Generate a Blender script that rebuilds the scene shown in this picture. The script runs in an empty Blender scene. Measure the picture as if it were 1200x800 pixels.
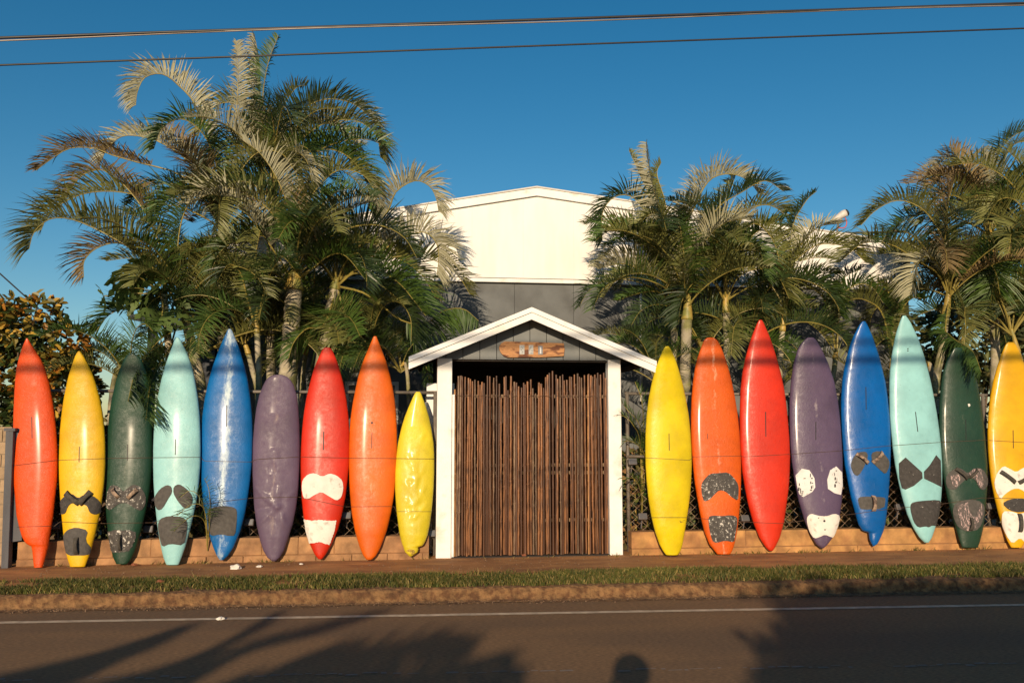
import bpy, bmesh, math, random
from mathutils import Vector, Matrix, noise
from mathutils.bvhtree import BVHTree
PI = math.pi
random.seed(7)
sc = bpy.context.scene
COL = sc.collection

# ------------------------------------------------------------------ camera
F = 1000.0 / 1200.0
PITCH = math.atan(0.1)
YAW = math.radians(6.85)
EYE = Vector((0, 0, 1.7))
cd = bpy.data.cameras.new('camera'); cam = bpy.data.objects.new('camera', cd); COL.objects.link(cam)
cd.sensor_width = 36; cd.lens = 36 * F; cd.clip_end = 3000; cd.clip_start = 0.05
cam.location = EYE; cam.rotation_euler = (PI / 2 + PITCH, 0, -YAW)
sc.camera = cam
CM = cam.rotation_euler.to_matrix()

def ray(px, py):
    return (CM @ Vector(((px - 600) / 1000.0, -(py - 400) / 1000.0, -1.0))).normalized()
def atY(px, py, Y):
    d = ray(px, py); return EYE + d * (Y / d.y)
def atZ(px, py, Z=0.0):
    d = ray(px, py); return EYE + d * ((Z - EYE.z) / d.z)

# ------------------------------------------------------------------ sun and sky
HEAD = Vector((0.0, -0.22, 1.83))
G = atZ(738, 767, 0)
L = (G - HEAD).normalized()                      # the way the light travels
SUN_EL = math.asin(-L.z)
sd = bpy.data.lights.new('sun', 'SUN'); sun = bpy.data.objects.new('sun', sd); COL.objects.link(sun)
sd.energy = 4.9; sd.angle = math.radians(0.53); sd.color = (1.0, 0.79, 0.545)
sun.rotation_euler = L.to_track_quat('-Z', 'Y').to_euler(); sun.location = (0, -5, 12)
w = bpy.data.worlds.new('World'); sc.world = w; w.use_nodes = True
nt = w.node_tree; bg = nt.nodes['Background']
sky = nt.nodes.new('ShaderNodeTexSky'); sky.sky_type = 'NISHITA'; sky.sun_disc = False
sky.sun_elevation = SUN_EL
sky.sun_rotation = math.atan2(-L.x, -L.y)
sky.air_density = 1.0; sky.dust_density = 0.3; sky.ozone_density = 2.5; sky.altitude = 0
hs = nt.nodes.new('ShaderNodeHueSaturation'); hs.inputs['Saturation'].default_value = 1.36
hs.inputs['Hue'].default_value = 0.492
nt.links.new(sky.outputs[0], hs.inputs['Color']); nt.links.new(hs.outputs[0], bg.inputs['Color'])
bg.inputs['Strength'].default_value = 0.094
sc.view_settings.view_transform = 'Standard'; sc.view_settings.look = 'None'
sc.view_settings.exposure = 0; sc.view_settings.gamma = 1
try:
    sc.cycles.max_bounces = 6; sc.cycles.diffuse_bounces = 3; sc.cycles.transparent_max_bounces = 6
    sc.cycles.use_denoising = True
except Exception: pass

# ------------------------------------------------------------------ materials
MATS = {}
def mat(name, color, rough=0.7, var=0.25, scale=6.0, bump=0.0, bscale=None, color2=None, c2scale=3.0, c2lo=0.45, c2hi=0.6,
        coat=0.0, metal=0.0, transl=0.0, stretch=None, objrand=0.0, spec=0.5, bdist=0.02, detail=4.0):
    if name in MATS: return MATS[name]
    m = bpy.data.materials.new(name); m.use_nodes = True; MATS[name] = m
    t = m.node_tree; N = t.nodes; K = t.links
    b = N['Principled BSDF']
    tc = N.new('ShaderNodeTexCoord'); mp = N.new('ShaderNodeMapping')
    K.new(tc.outputs['Object'], mp.inputs['Vector'])
    if stretch: mp.inputs['Scale'].default_value = stretch
    n1 = N.new('ShaderNodeTexNoise'); n1.inputs['Scale'].default_value = scale; n1.inputs['Detail'].default_value = detail
    K.new(mp.outputs[0], n1.inputs['Vector'])
    mr = N.new('ShaderNodeMapRange'); mr.inputs['From Min'].default_value = 0.3; mr.inputs['From Max'].default_value = 0.7
    mr.inputs['To Min'].default_value = 1 - var; mr.inputs['To Max'].default_value = 1 + var
    K.new(n1.outputs['Fac'], mr.inputs['Value'])
    mul = N.new('ShaderNodeVectorMath'); mul.operation = 'SCALE'
    base = None
    if color2:
        n2 = N.new('ShaderNodeTexNoise'); n2.inputs['Scale'].default_value = c2scale; n2.inputs['Detail'].default_value = 12 if c2scale > 20 else 5; n2.inputs['Roughness'].default_value = .78 if c2scale > 20 else .5
        K.new(mp.outputs[0], n2.inputs['Vector'])
        r2 = N.new('ShaderNodeMapRange'); r2.inputs['From Min'].default_value = c2lo; r2.inputs['From Max'].default_value = c2hi
        K.new(n2.outputs['Fac'], r2.inputs['Value'])
        mx = N.new('ShaderNodeMix'); mx.data_type = 'RGBA'
        mx.inputs[6].default_value = (*color, 1); mx.inputs[7].default_value = (*color2, 1)
        K.new(r2.outputs[0], mx.inputs[0]); K.new(mx.outputs[2], mul.inputs[0])
    else:
        mul.inputs[0].default_value = color
    K.new(mr.outputs[0], mul.inputs['Scale'])
    out = mul.outputs[0]
    if objrand:
        oi = N.new('ShaderNodeObjectInfo'); r3 = N.new('ShaderNodeMapRange')
        r3.inputs['To Min'].default_value = 1 - objrand; r3.inputs['To Max'].default_value = 1 + objrand
        K.new(oi.outputs['Random'], r3.inputs['Value'])
        m2 = N.new('ShaderNodeVectorMath'); m2.operation = 'SCALE'
        K.new(out, m2.inputs[0]); K.new(r3.outputs[0], m2.inputs['Scale']); out = m2.outputs[0]
    K.new(out, b.inputs['Base Color'])
    b.inputs['Roughness'].default_value = rough; b.inputs['Metallic'].default_value = metal
    b.inputs['Specular IOR Level'].default_value = spec
    if coat: b.inputs['Coat Weight'].default_value = coat; b.inputs['Coat Roughness'].default_value = 0.22
    if bump:
        nb = N.new('ShaderNodeTexNoise'); nb.inputs['Scale'].default_value = bscale or scale * 4; nb.inputs['Detail'].default_value = 5
        K.new(mp.outputs[0], nb.inputs['Vector'])
        bp = N.new('ShaderNodeBump'); bp.inputs['Strength'].default_value = bump; bp.inputs['Distance'].default_value = bdist
        K.new(nb.outputs['Fac'], bp.inputs['Height']); K.new(bp.outputs[0], b.inputs['Normal'])
    if transl:
        tr = N.new('ShaderNodeBsdfTranslucent'); ms = N.new('ShaderNodeMixShader'); ms.inputs[0].default_value = transl
        K.new(out, tr.inputs['Color']); K.new(b.outputs[0], ms.inputs[1]); K.new(tr.outputs[0], ms.inputs[2])
        K.new(ms.outputs[0], N['Material Output'].inputs['Surface'])
    return m

# ------------------------------------------------------------------ mesh helpers
class MB:
    def __init__(s): s.v = []; s.f = []; s.m = []
    def face(s, idx, m=0): s.f.append(tuple(idx)); s.m.append(m)
    def quad(s, a, b, c, d, m=0):
        i = len(s.v); s.v += [a, b, c, d]; s.face((i, i + 1, i + 2, i + 3), m)
    def box(s, lo, hi, m=0, rot=None, origin=None):
        i = len(s.v)
        P = [Vector((x, y, z)) for z in (lo[2], hi[2]) for y in (lo[1], hi[1]) for x in (lo[0], hi[0])]
        if rot is not None:
            o = Vector(origin) if origin is not None else Vector((0, 0, 0))
            P = [o + rot @ (p - o) for p in P]
        s.v += P
        for q in ((0, 2, 3, 1), (4, 5, 7, 6), (0, 1, 5, 4), (2, 6, 7, 3), (0, 4, 6, 2), (1, 3, 7, 5)):
            s.face([i + k for k in q], m)
    def tube(s, pts, rad, n=6, m=0, cap=True):
        pts = [Vector(p) for p in pts]
        if not hasattr(rad, '__len__'): rad = [rad] * len(pts)
        i0 = len(s.v); prev = None
        for k, p in enumerate(pts):
            t = (pts[min(k + 1, len(pts) - 1)] - pts[max(k - 1, 0)])
            t = t.normalized() if t.length > 1e-9 else Vector((0, 0, 1))
            if prev is None:
                a = t.cross(Vector((0, 0, 1)));
                if a.length < 0.05: a = t.cross(Vector((1, 0, 0)))
            else:
                a = prev - t * prev.dot(t)
            a.normalize(); prev = a; b = t.cross(a)
            for j in range(n):
                th = 2 * PI * j / n
                s.v.append(p + (a * math.cos(th) + b * math.sin(th)) * rad[k])
        for k in range(len(pts) - 1):
            for j in range(n):
                A = i0 + k * n + j; B = i0 + k * n + (j + 1) % n
                s.face((A, B, B + n, A + n), m)
        if cap:
            s.face([i0 + j for j in range(n)][::-1], m)
            s.face([i0 + (len(pts) - 1) * n + j for j in range(n)], m)
    def prism(s, poly, d, m=0):
        """poly: list of Vectors, extruded by vector d"""
        i = len(s.v); n = len(poly); d = Vector(d)
        s.v += [Vector(p) for p in poly] + [Vector(p) + d for p in poly]
        s.face(list(range(i, i + n))[::-1], m); s.face(list(range(i + n, i + 2 * n)), m)
        for k in range(n):
            k2 = (k + 1) % n
            s.face((i + k, i + k2, i + n + k2, i + n + k), m)
    def mesh(s, name, mats, smooth=False, origin=None):
        me = bpy.data.meshes.new(name)
        vs = s.v if origin is None else [Vector(p) - origin for p in s.v]
        me.from_pydata([tuple(p) for p in vs], [], s.f)
        for x in mats: me.materials.append(x)
        if len(mats) > 1: me.polygons.foreach_set('material_index', s.m)
        if smooth: me.polygons.foreach_set('use_smooth', [True] * len(s.f))
        me.update(); return me
    def build(s, name, mats, parent=None, smooth=False, loc=None, bevel=0, **tags):
        if not isinstance(mats, (list, tuple)): mats = [mats]
        base = Vector((0, 0, 0))
        if parent is not None:
            q = parent
            while q is not None: base += q.location; q = q.parent
        org = base + (Vector(loc) if (loc is not None and parent is not None) else Vector((0, 0, 0)))
        if parent is None and loc is not None: org = Vector(loc)
        me = s.mesh(name, mats, smooth, org)
        o = bpy.data.objects.new(name, me); COL.objects.link(o)
        o.location = org - base if parent is not None else org
        if parent is not None: o.parent = parent
        if bevel:
            md = o.modifiers.new('bevel', 'BEVEL'); md.width = bevel; md.segments = 2; md.limit_method = 'ANGLE'
        for k, v in tags.items(): o[k] = v
        return o

def thing(name, label, cat, loc=(0, 0, 0), group=None):
    o = bpy.data.objects.new(name, None); COL.objects.link(o); o.location = loc
    o.empty_display_size = 0.2
    o['label'] = label; o['category'] = cat
    if group: o['group'] = group
    return o
def child(name, me, parent, loc=(0, 0, 0), rot=None, scale=None):
    o = bpy.data.objects.new(name, me); COL.objects.link(o); o.parent = parent; o.location = loc
    if rot is not None: o.rotation_euler = rot
    if scale is not None: o.scale = (scale,) * 3 if not hasattr(scale, '__len__') else scale
    return o
def lerp(a, b, t): return a + (b - a) * t
def interp(tab, x):
    if x <= tab[0][0]: return tab[0][1]
    for (x0, y0), (x1, y1) in zip(tab, tab[1:]):
        if x <= x1: return lerp(y0, y1, (x - x0) / (x1 - x0))
    return tab[-1][1]
def crom(P, n):
    """Catmull-Rom through P, n samples"""
    P = [Vector(p) for p in P]
    if len(P) == 2: return [P[0].lerp(P[1], i / (n - 1)) for i in range(n)]
    Q = [P[0] * 2 - P[1]] + P + [P[-1] * 2 - P[-2]]; out = []
    S = len(P) - 1
    for i in range(n):
        u = i / (n - 1) * S; k = min(int(u), S - 1); t = u - k
        a, b, c, d = Q[k], Q[k + 1], Q[k + 2], Q[k + 3]
        out.append(0.5 * ((2 * b) + (c - a) * t + (2 * a - 5 * b + 4 * c - d) * t * t + (3 * b - a - 3 * c + d) * t ** 3))
    return out

# ------------------------------------------------------------------ ground, road, kerb, path
ZP = 0.15            # path level
WY = atZ(620, 653, ZP).y + 0.02      # front of the low wall
m_ground = mat('red_soil', (0.10, 0.055, 0.03), 0.95, 0.3, 3, 0.5, 30)
m_road = mat('old_asphalt', (0.215, 0.118, 0.052), 0.9, 0.42, 75, 0.6, 220, color2=(0.16, 0.092, 0.046), c2scale=0.7, bdist=0.006, stretch=(0.35, 1.2, 1), detail=8)
m_path = mat('packed_red_dirt', (0.38, 0.175, 0.055), 0.95, 0.25, 2.5, 0.5, 60, color2=(0.28, 0.12, 0.038), c2scale=4, bdist=0.01, stretch=(0.6, 1.5, 1), detail=8)
m_kerb = mat('soil_stained_concrete', (0.20, 0.105, 0.042), 0.95, 0.35, 14, 0.9, 26, color2=(0.11, 0.05, 0.02), c2scale=16, bdist=0.03, detail=8)
m_line = mat('worn_road_paint', (0.52, 0.41, 0.29), 0.8, 0.3, 9, 0.3, 200, bdist=0.004)

KA, KB = atZ(20, 714.3, 0), atZ(1180, 692.3, 0)     # foot of the kerb
KD = (KB - KA).normalized(); KN = Vector((-KD.y, KD.x, 0))
def gline(px0, py0, px1, py1, z):                  # a straight ground line, returned as Y at a given X
    a, b = atZ(px0, py0, z), atZ(px1, py1, z)
    return lambda x: a.y + (b.y - a.y) * (x - a.x) / (b.x - a.x)
kerbY = gline(20, 714.3, 1180, 692.3, 0)
def strip(name, ya, yb, za, zb, x0, x1, m, nx=80, ny=3, amp=0.0, jit=0.0, seed=0, **tags):
    g = MB(); rnd = random.Random(seed)
    for i in range(nx + 1):
        x = lerp(x0, x1, i / nx)
        for j in range(ny + 1):
            v = j / ny; y = lerp(ya(x), yb(x), v)
            z = lerp(za, zb, v)
            if amp: z += amp * noise.noise(Vector((x * 2.1, y * 3.0, seed)))
            if jit and j in (0, ny): y += jit * noise.noise(Vector((x * 1.7, j * 9.0, seed + 3)))
            g.v.append(Vector((x, y, z)))
    for i in range(nx):
        for j in range(ny):
            a = i * (ny + 1) + j
            g.face((a, a + ny + 1, a + ny + 2, a + 1))
    return g.build(name, m, smooth=True, kind='structure', **tags)
g = MB(); g.quad(*[Vector(p) for p in ((-900, -900, -0.06), (900, -900, -0.06), (900, 1500, -0.06), (-900, 1500, -0.06))])
g.build('ground', m_ground, kind='structure')
far = lambda d: (lambda x: kerbY(x) - d)
strip('road', lambda x: kerbY(x) - 8.4, lambda x: kerbY(x) + 0.02, 0, 0, -60, 60, m_road, 60, 4)
strip('roadside_verge', lambda x: -60 + 0 * x, lambda x: kerbY(x) - 8.4, -0.02, 0, -60, 60, m_path, 40, 8, amp=0.02, seed=5)
edgeY = gline(0, 729.5, 1200, 708.5, 0)
# white edge line, built as a thin sheet above the road
strip('road_edge_line', lambda x: edgeY(x) - 0.042, lambda x: edgeY(x) + 0.042, 0.004, 0.004, -40, 40, m_line, 160, 1, jit=0.012, seed=9)
# faint worn dashes nearer the camera
cenY = gline(600, 787, 1100, 779, 0)
gd = MB(); x = -10.0; rr = random.Random(3)
while x < 12:
    for k in range(rr.choice((5, 9, 14))):
        ln = rr.uniform(0.02, 0.12); wd = rr.uniform(0.006, 0.018); oy = rr.uniform(-0.03, 0.03)
        y = cenY(x) + oy
        gd.quad(Vector((x, y - wd, .004)), Vector((x + ln, y - wd, .004)), Vector((x + ln * .9, y + wd, .004)), Vector((x + ln * .1, y + wd, .004)))
        x += ln + rr.uniform(0.0, 0.04)
    x += rr.uniform(0.1, 0.35)
gd.build('worn_lane_line', mat('faded_paint', (0.22, 0.18, 0.15), 0.9, 0.2, 20), kind='structure')
# kerb: rough stained face and top
g = MB(); NX = 520
prof = [(-0.10, 0.004), (-0.03, 0.006), (0.0, 0.02), (0.012, 0.07), (0.025, 0.105), (0.06, 0.122), (0.14, 0.128), (0.26, 0.128)]
for i in range(NX + 1):
    x = lerp(-22, 24, i / NX); y0 = kerbY(x)
    for j, (dy, dz) in enumerate(prof):
        q = Vector((x * 3.1, j * 0.6, 1.0)); a = noise.noise(q) * 0.016 + noise.noise(q * 3.3) * 0.012 + noise.noise(q * 9) * .006
        a *= 0.25 if j == 0 else 1
        a0 = .02 * noise.noise(Vector((x * .9, 5, 0))) * (1 if j < 6 else .3)
        g.v.append(Vector((x, y0 + dy + a + a0, max(0.0055 if j < 2 else 0.012, dz + (0.6 * a if j > 1 else 0)))))
for i in range(NX):
    for j in range(len(prof) - 1):
        a = i * len(prof) + j; g.face((a, a + len(prof), a + len(prof) + 1, a + 1))
g.build('kerb', m_kerb, smooth=True, kind='structure')
gA = lambda x: kerbY(x) + 0.05
gB = gline(0, 681.5, 1200, 659.5, ZP)             # back of the grass
strip('grass_strip_soil', lambda x: kerbY(x) + 0.22, lambda x: gB(x) + 0.05, 0.128, ZP, -22, 24, m_path, 160, 6, amp=0.012, seed=2)
strip('path', lambda x: gB(x) - 0.04, lambda x: WY + 0.35, ZP + 0.001, ZP + 0.004, -22, 24, m_path, 200, 10, amp=0.008, jit=0.05, seed=4)
strip('garden_soil', lambda x: WY + 0.30, lambda x: WY + 40, ZP, ZP, -60, 60, m_ground, 60, 30, amp=0.05, seed=6)

g = MB(); rk = random.Random(77)                     # soil washed on to the road edge, in irregular patches
for i in range(900):
    x = -9 + i * .021; wv = .05 + .10 * max(0, noise.noise(Vector((x * 1.6, 3, 0))) + .25) + rk.uniform(0, .03)
    y1 = kerbY(x) - .03; g.v += [Vector((x, y1 - wv, .0035)), Vector((x, y1, .0045))]
for i in range(899): g.face((2 * i, 2 * i + 2, 2 * i + 3, 2 * i + 1))
g.build('gutter_soil', m_kerb, kind='structure')

# grass blades
def grass():
    g = MB(); rnd = random.Random(11)
    n = 0
    while n < 70000:
        x = rnd.uniform(-7.5, 9.5); v = rnd.random()
        ya, yb = gA(x) + 0.02, gB(x) + 0.02
        y = lerp(ya, yb, v) + (1 - v) * .05 * noise.noise(Vector((x * 2.7, 8, 0)))
        dens = 0.62 + 0.95 * noise.noise(Vector((x * 1.3, y * 3, 0))) + 0.45 * noise.noise(Vector((x * 5, y * 7, 4)))
        if v < 0.06 or v > 0.92: dens -= 0.3
        if rnd.random() > dens: n += 0.25; continue
        n += 1
        h = rnd.uniform(0.02, 0.055) * (1.8 if rnd.random() < 0.012 else 1); a = rnd.uniform(0, 2 * PI); wd = rnd.uniform(0.0025, 0.005)
        lean = Vector((rnd.uniform(-1, 1), rnd.uniform(-1, 1), 0)) * h * 0.7
        p = Vector((x, y, lerp(0.127, ZP - .002, v))); s = Vector((math.cos(a), math.sin(a), 0)) * wd
        m = 0 if rnd.random() < 0.6 else (1 if rnd.random() < 0.6 else 2)
        i = len(g.v); mid = p + lean * 0.4 + Vector((0, 0, h * 0.6)); tip = p + lean + Vector((0, 0, h))
        g.v += [p - s, p + s, mid + s * 0.8, mid - s * 0.8, tip]
        g.face((i, i + 1, i + 2, i + 3), m); g.face((i + 3, i + 2, i + 4), m)
    o = g.build('grass', [mat('grass_green', (0.11, 0.115, 0.018), 0.7, 0.3, 2, transl=0.3), mat('grass_dry', (0.27, 0.20, 0.065), 0.8, 0.3, 2, transl=0.2),
                      mat('grass_dark', (0.06, 0.085, 0.018), 0.7, 0.3, 2, transl=0.3)])
    o['kind'] = 'stuff'; o['label'] = 'short patchy green grass in a strip along the kerb'; o['category'] = 'grass'
grass()
# weeds and dry crumbs at the wall foot
g = MB(); rnd = random.Random(21)
for k in range(1500):
    x = rnd.uniform(-6.4, 8.8)
    if -0.9 < x < 2.4 and rnd.random() < 0.8: continue
    if noise.noise(Vector((x * 2.3, 0, 0))) < 0.05 and rnd.random() < 0.85: continue
    y = WY - abs(rnd.gauss(0, 0.05)) - 0.01; h = rnd.uniform(0.015, 0.07); s = Vector((rnd.uniform(-1, 1), rnd.uniform(-1, 1), 0)).normalized() * rnd.uniform(.003, .008)
    p = Vector((x, y, ZP + 0.002)); l = Vector((rnd.uniform(-1, 1), rnd.uniform(-1, .3), 0)) * h
    i = len(g.v); g.v += [p - s, p + s, p + l + Vector((0, 0, h))]; g.face((i, i + 1, i + 2), 0 if rnd.random() < .4 else 1)
o = g.build('weeds', [MATS['grass_green'], MATS['grass_dry']]); o['kind'] = 'stuff'; o['label'] = 'small dry weeds growing at the foot of the low wall'; o['category'] = 'weeds'
g = MB()
for k in range(2600):                        # crumbs of soil and grit on path, kerb foot
    x = rnd.uniform(-7, 9)
    if rnd.random() < 0.55: y = kerbY(x) - abs(rnd.gauss(0.0, 0.07)) - 0.02; z = 0.004
    else: y = rnd.uniform(gB(x) + 0.05, WY - 0.02); z = ZP + 0.003
    r = rnd.uniform(0.003, 0.011); p = Vector((x, y, z + r * 0.4)); i = len(g.v)
    g.v += [p + Vector((math.cos(a) * r, math.sin(a) * r, -r * .5)) for a in (0, 2.1, 4.2)] + [p + Vector((0, 0, r * .7))]
    for q in ((0, 1, 3), (1, 2, 3), (2, 0, 3)): g.face([i + t for t in q], 0)
o = g.build('soil_crumbs', [mat('grit', (0.2, 0.12, 0.07), 0.9, 0.4, 30)]); o['kind'] = 'stuff'; o['label'] = 'soil crumbs and grit scattered along the kerb and path'; o['category'] = 'grit'

# ------------------------------------------------------------------ low garden walls of concrete blocks
m_blk = mat('ochre_stained_block', (0.30, 0.155, 0.072), 0.9, 0.35, 7, 0.6, 45, color2=(0.37, 0.20, 0.09), c2scale=2.5, objrand=0.1, bdist=0.008, detail=8)
m_blk2 = mat('ochre_render', (0.44, 0.23, 0.08), 0.9, 0.32, 6, 0.5, 40, color2=(0.33, 0.16, 0.06), c2scale=4, objrand=0.04, bdist=0.008, detail=8)
m_mortar = mat('dull_mortar', (0.25, 0.125, 0.055), 0.95, 0.2, 10)
xa = atY(20, 640, WY).x; xb = atY(503, 640, WY).x
HW = ZP + 0.275
def low_wall(x0, x1, label, mm, bl, group=None):
    t = thing('low_wall', label, 'wall', ((x0 + x1) / 2, WY, ZP))
    g = MB(); g.box((x0 + .004, WY + 0.008, ZP - .06), (x1 - .004, WY + .16, HW - .006)); g.build('core', m_mortar, t)
    for row, (z0, z1) in enumerate(((ZP - .04, ZP + .075), (ZP + .081, HW))):
        x = x0 - (0.5 * bl if row % 2 else 0); k = 0
        while x < x1:
            a, b = max(x, x0), min(x + bl, x1)
            if b - a > 0.05:
                dy = rnd.uniform(-.004, .004); g = MB()
                dz = rnd.uniform(-.006, .004) if row else 0
                off = -0.012 if row == 0 else 0
                g.box((a + .003, WY + dy + off, z0), (b - .003, WY + .17 + dy, z1 + dz))
                g.build('block', mm, t, bevel=.008)
            x += bl
    return t
low_wall(xa, xb, 'low ochre concrete block wall behind the boards left of the bamboo gate', m_blk, 0.41)
xc = atY(740, 640, WY).x
low_wall(xc, atY(1200, 640, WY).x + 2.2, 'low ochre rendered wall behind the boards right of the bamboo gate', m_blk2, 2.9)

# ------------------------------------------------------------------ chain link fences with rails
m_galv = mat('dull_galvanised', (0.20, 0.17, 0.14), 0.6, 0.25, 10, metal=0.3)
m_rustwire = mat('rusty_wire', (0.34, 0.23, 0.15), 0.7, 0.3, 10)
FY = WY + 0.21
def chain_fence(x0, x1, ztop, label):
    t = thing('chain_link_fence', label, 'fence', ((x0 + x1) / 2, FY, ZP))
    g = MB(); c = 0.062; nz = int((ztop - ZP - 0.1) / c)
    nx = int((x1 - x0) / c)
    for i in range(nx):
        x = x0 + i * c
        pts = []
        for k in range(nz + 1):
            z = ZP + 0.1 + k * c * .9
            sx = c * .49 * (1 if (k + i) % 2 else -1)
            pts.append(Vector((x + sx + c / 2, FY + 0.003 * (1 if k % 2 else -1) + 0.01 * noise.noise(Vector((x, z, 0))), z)))
        g.tube(pts, 0.0028, 3, 0, cap=False)
    g.build('wire_mesh', m_rustwire, t, kind='stuff')
    for zz in (ztop,):
        g = MB(); g.tube([(x0, FY + .02, zz), ((x0 + x1) / 2, FY + .02, zz - .005), (x1, FY + .02, zz)], 0.018, 8); g.build('rail', m_galv, t, smooth=True)
    n = max(2, int((x1 - x0) / 2.2) + 1)
    for k in range(n):
        x = lerp(x0 + .03, x1 - .03, k / (n - 1))
        g = MB(); g.tube([(x, FY + .05, ZP - .1), (x, FY + .05, 2.14)], 0.024, 8); g.build('post', m_galv, t, smooth=True)
    g = MB(); g.tube([(x0, FY + .05, 2.12), (x1, FY + .05, 2.12)], 0.02, 8); g.build('upper_rail', m_galv, t, smooth=True)
xfl = atY(512, 600, FY).x; xfr = atY(735, 600, FY).x
chain_fence(xa + .05, xfl, 1.33, 'rusty chain link fence standing behind the left row of boards')
chain_fence(xfr, atY(1200, 600, FY).x + 2, 1.33, 'rusty chain link fence standing behind the right row of boards')

# ------------------------------------------------------------------ boards
def z1(x, y): return (x / 2.58, 370 + y / 2.58)
def z2(x, y): return (220 + x / 2.58, 370 + y / 2.58)
def z3(x, y): return (440 + x / 2.353, 340 + y / 2.353)
def z4(x, y): return (720 + x / 2.58, 370 + y / 2.58)
def z5(x, y): return (960 + x / 2.58, 370 + y / 2.58)
def c1(x, y): return (x / 5.715, 540 + y / 5.715)
def c2(x, y): return (180 + x / 5.715, 540 + y / 5.715)
def c3(x, y): return (340 + x / 5.715, 540 + y / 5.715)
def c4(x, y): return (720 + x / 5.715, 530 + y / 5.715)
def c5(x, y): return (880 + x / 5.717, 520 + y / 5.717)
def c6(x, y): return (1020 + x / 5.717, 520 + y / 5.717)

def board_mat(name, col, wear=None, wear_amt=0.0, dent=0.0, rough=0.41, pits=0.35, dark=None, seed=0.0, lump=0.012, coatw=0.14, scuff=.35):
    m = bpy.data.materials.new(name); m.use_nodes = True; t = m.node_tree; N = t.nodes; K = t.links
    b = N['Principled BSDF']; tc = N.new('ShaderNodeTexCoord'); mp = N.new('ShaderNodeMapping')
    mp.inputs['Location'].default_value = (seed, seed * 2, seed * 3)
    K.new(tc.outputs['Object'], mp.inputs['Vector'])
    def nz(scale, detail=5, rough_=0.6, vec=None, stretch=None):
        n = N.new('ShaderNodeTexNoise'); n.inputs['Scale'].default_value = scale; n.inputs['Detail'].default_value = detail
        n.inputs['Roughness'].default_value = rough_
        if stretch:
            q = N.new('ShaderNodeMapping'); q.inputs['Scale'].default_value = stretch; K.new(mp.outputs[0], q.inputs['Vector']); K.new(q.outputs[0], n.inputs['Vector'])
        else: K.new(mp.outputs[0], n.inputs['Vector'])
        return n.outputs['Fac']
    def rng(v, a, b_, c=0.0, d=1.0):
        r = N.new('ShaderNodeMapRange'); r.inputs['From Min'].default_value = a; r.inputs['From Max'].default_value = b_
        r.inputs['To Min'].default_value = c; r.inputs['To Max'].default_value = d; K.new(v, r.inputs['Value']); return r.outputs[0]
    def math_(op, a, b_):
        q = N.new('ShaderNodeMath'); q.operation = op
        for i, v in enumerate((a, b_)):
            if isinstance(v, (int, float)): q.inputs[i].default_value = v
            else: K.new(v, q.inputs[i])
        return q.outputs[0]
    def mix(f, a, b_):
        q = N.new('ShaderNodeMix'); q.data_type = 'RGBA'; K.new(f, q.inputs[0])
        for i, v in ((6, a), (7, b_)):
            if isinstance(v, tuple): q.inputs[i].default_value = (*v, 1)
            else: K.new(v, q.inputs[i])
        return q.outputs[2]
    dk = dark or tuple(c * 0.72 for c in col); lt = tuple(min(1, c * 1.08 + 0.012) for c in col)
    lt2 = tuple(min(1, x * .75 + .20) for x in col)
    c = mix(rng(nz(2.2, 6), .35, .7), dk, col)
    c = mix(rng(nz(60, 3), .68, .74, 0, 0.45), c, lt)            # pale pits and chips
    c = mix(rng(nz(34, 4, .7), .685, .71, 0, 0.7), c, tuple(x * .35 for x in col))   # dark nicks
    c = mix(rng(nz(9, 6, .8, stretch=(1, 1, .18)), .63, .74, 0, .3), c, lt)  # length-wise scuffs
    if wear:
        sx = N.new('ShaderNodeSeparateXYZ'); K.new(tc.outputs['Object'], sx.inputs[0])
        ax = math_('ABSOLUTE', math_('ADD', sx.outputs[0], 0.0), 0)
        core = rng(ax, 0.0, 0.17, 1.0, 0.0)
        f = math_('ADD', math_('MULTIPLY', core, 0.34), nz(7.5, 10, .8, stretch=(1, 1, .4)))
        c = mix(rng(f, .92 - wear_amt, 1.08 - wear_amt, 0, .8), c, wear)
    K.new(c, b.inputs['Base Color'])
    grime = nz(3.2, 9, .72)
    c = mix(rng(grime, .5, .72, 0, .32), c, tuple(x * .42 for x in col))
    scf = nz(70, 10, .8); big = nz(3.0, 4)
    c = mix(math_('MULTIPLY', rng(scf, .60, .66, 0, 1), rng(big, .45, .62, 0, scuff)), c, lt2)
    K.new(c, b.inputs['Base Color'])
    K.new(rng(nz(16, 10, .78), .3, .7, rough - .15, rough + .26), b.inputs['Roughness'])
    b.inputs['Coat Weight'].default_value = coatw; b.inputs['Coat Roughness'].default_value = 0.15; b.inputs['Specular IOR Level'].default_value = 0.36
    h = math_('MULTIPLY', nz(4.0, 3), 1.0)
    bp = N.new('ShaderNodeBump'); bp.inputs['Strength'].default_value = 0.3; bp.inputs['Distance'].default_value = lump
    K.new(h, bp.inputs['Height'])
    bp2 = N.new('ShaderNodeBump'); bp2.inputs['Strength'].default_value = pits; bp2.inputs['Distance'].default_value = 0.007
    K.new(nz(38, 5, .75), bp2.inputs['Height']); K.new(bp.outputs[0], bp2.inputs['Normal'])
    K.new(bp2.outputs[0], b.inputs['Normal'])
    return m

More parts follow.
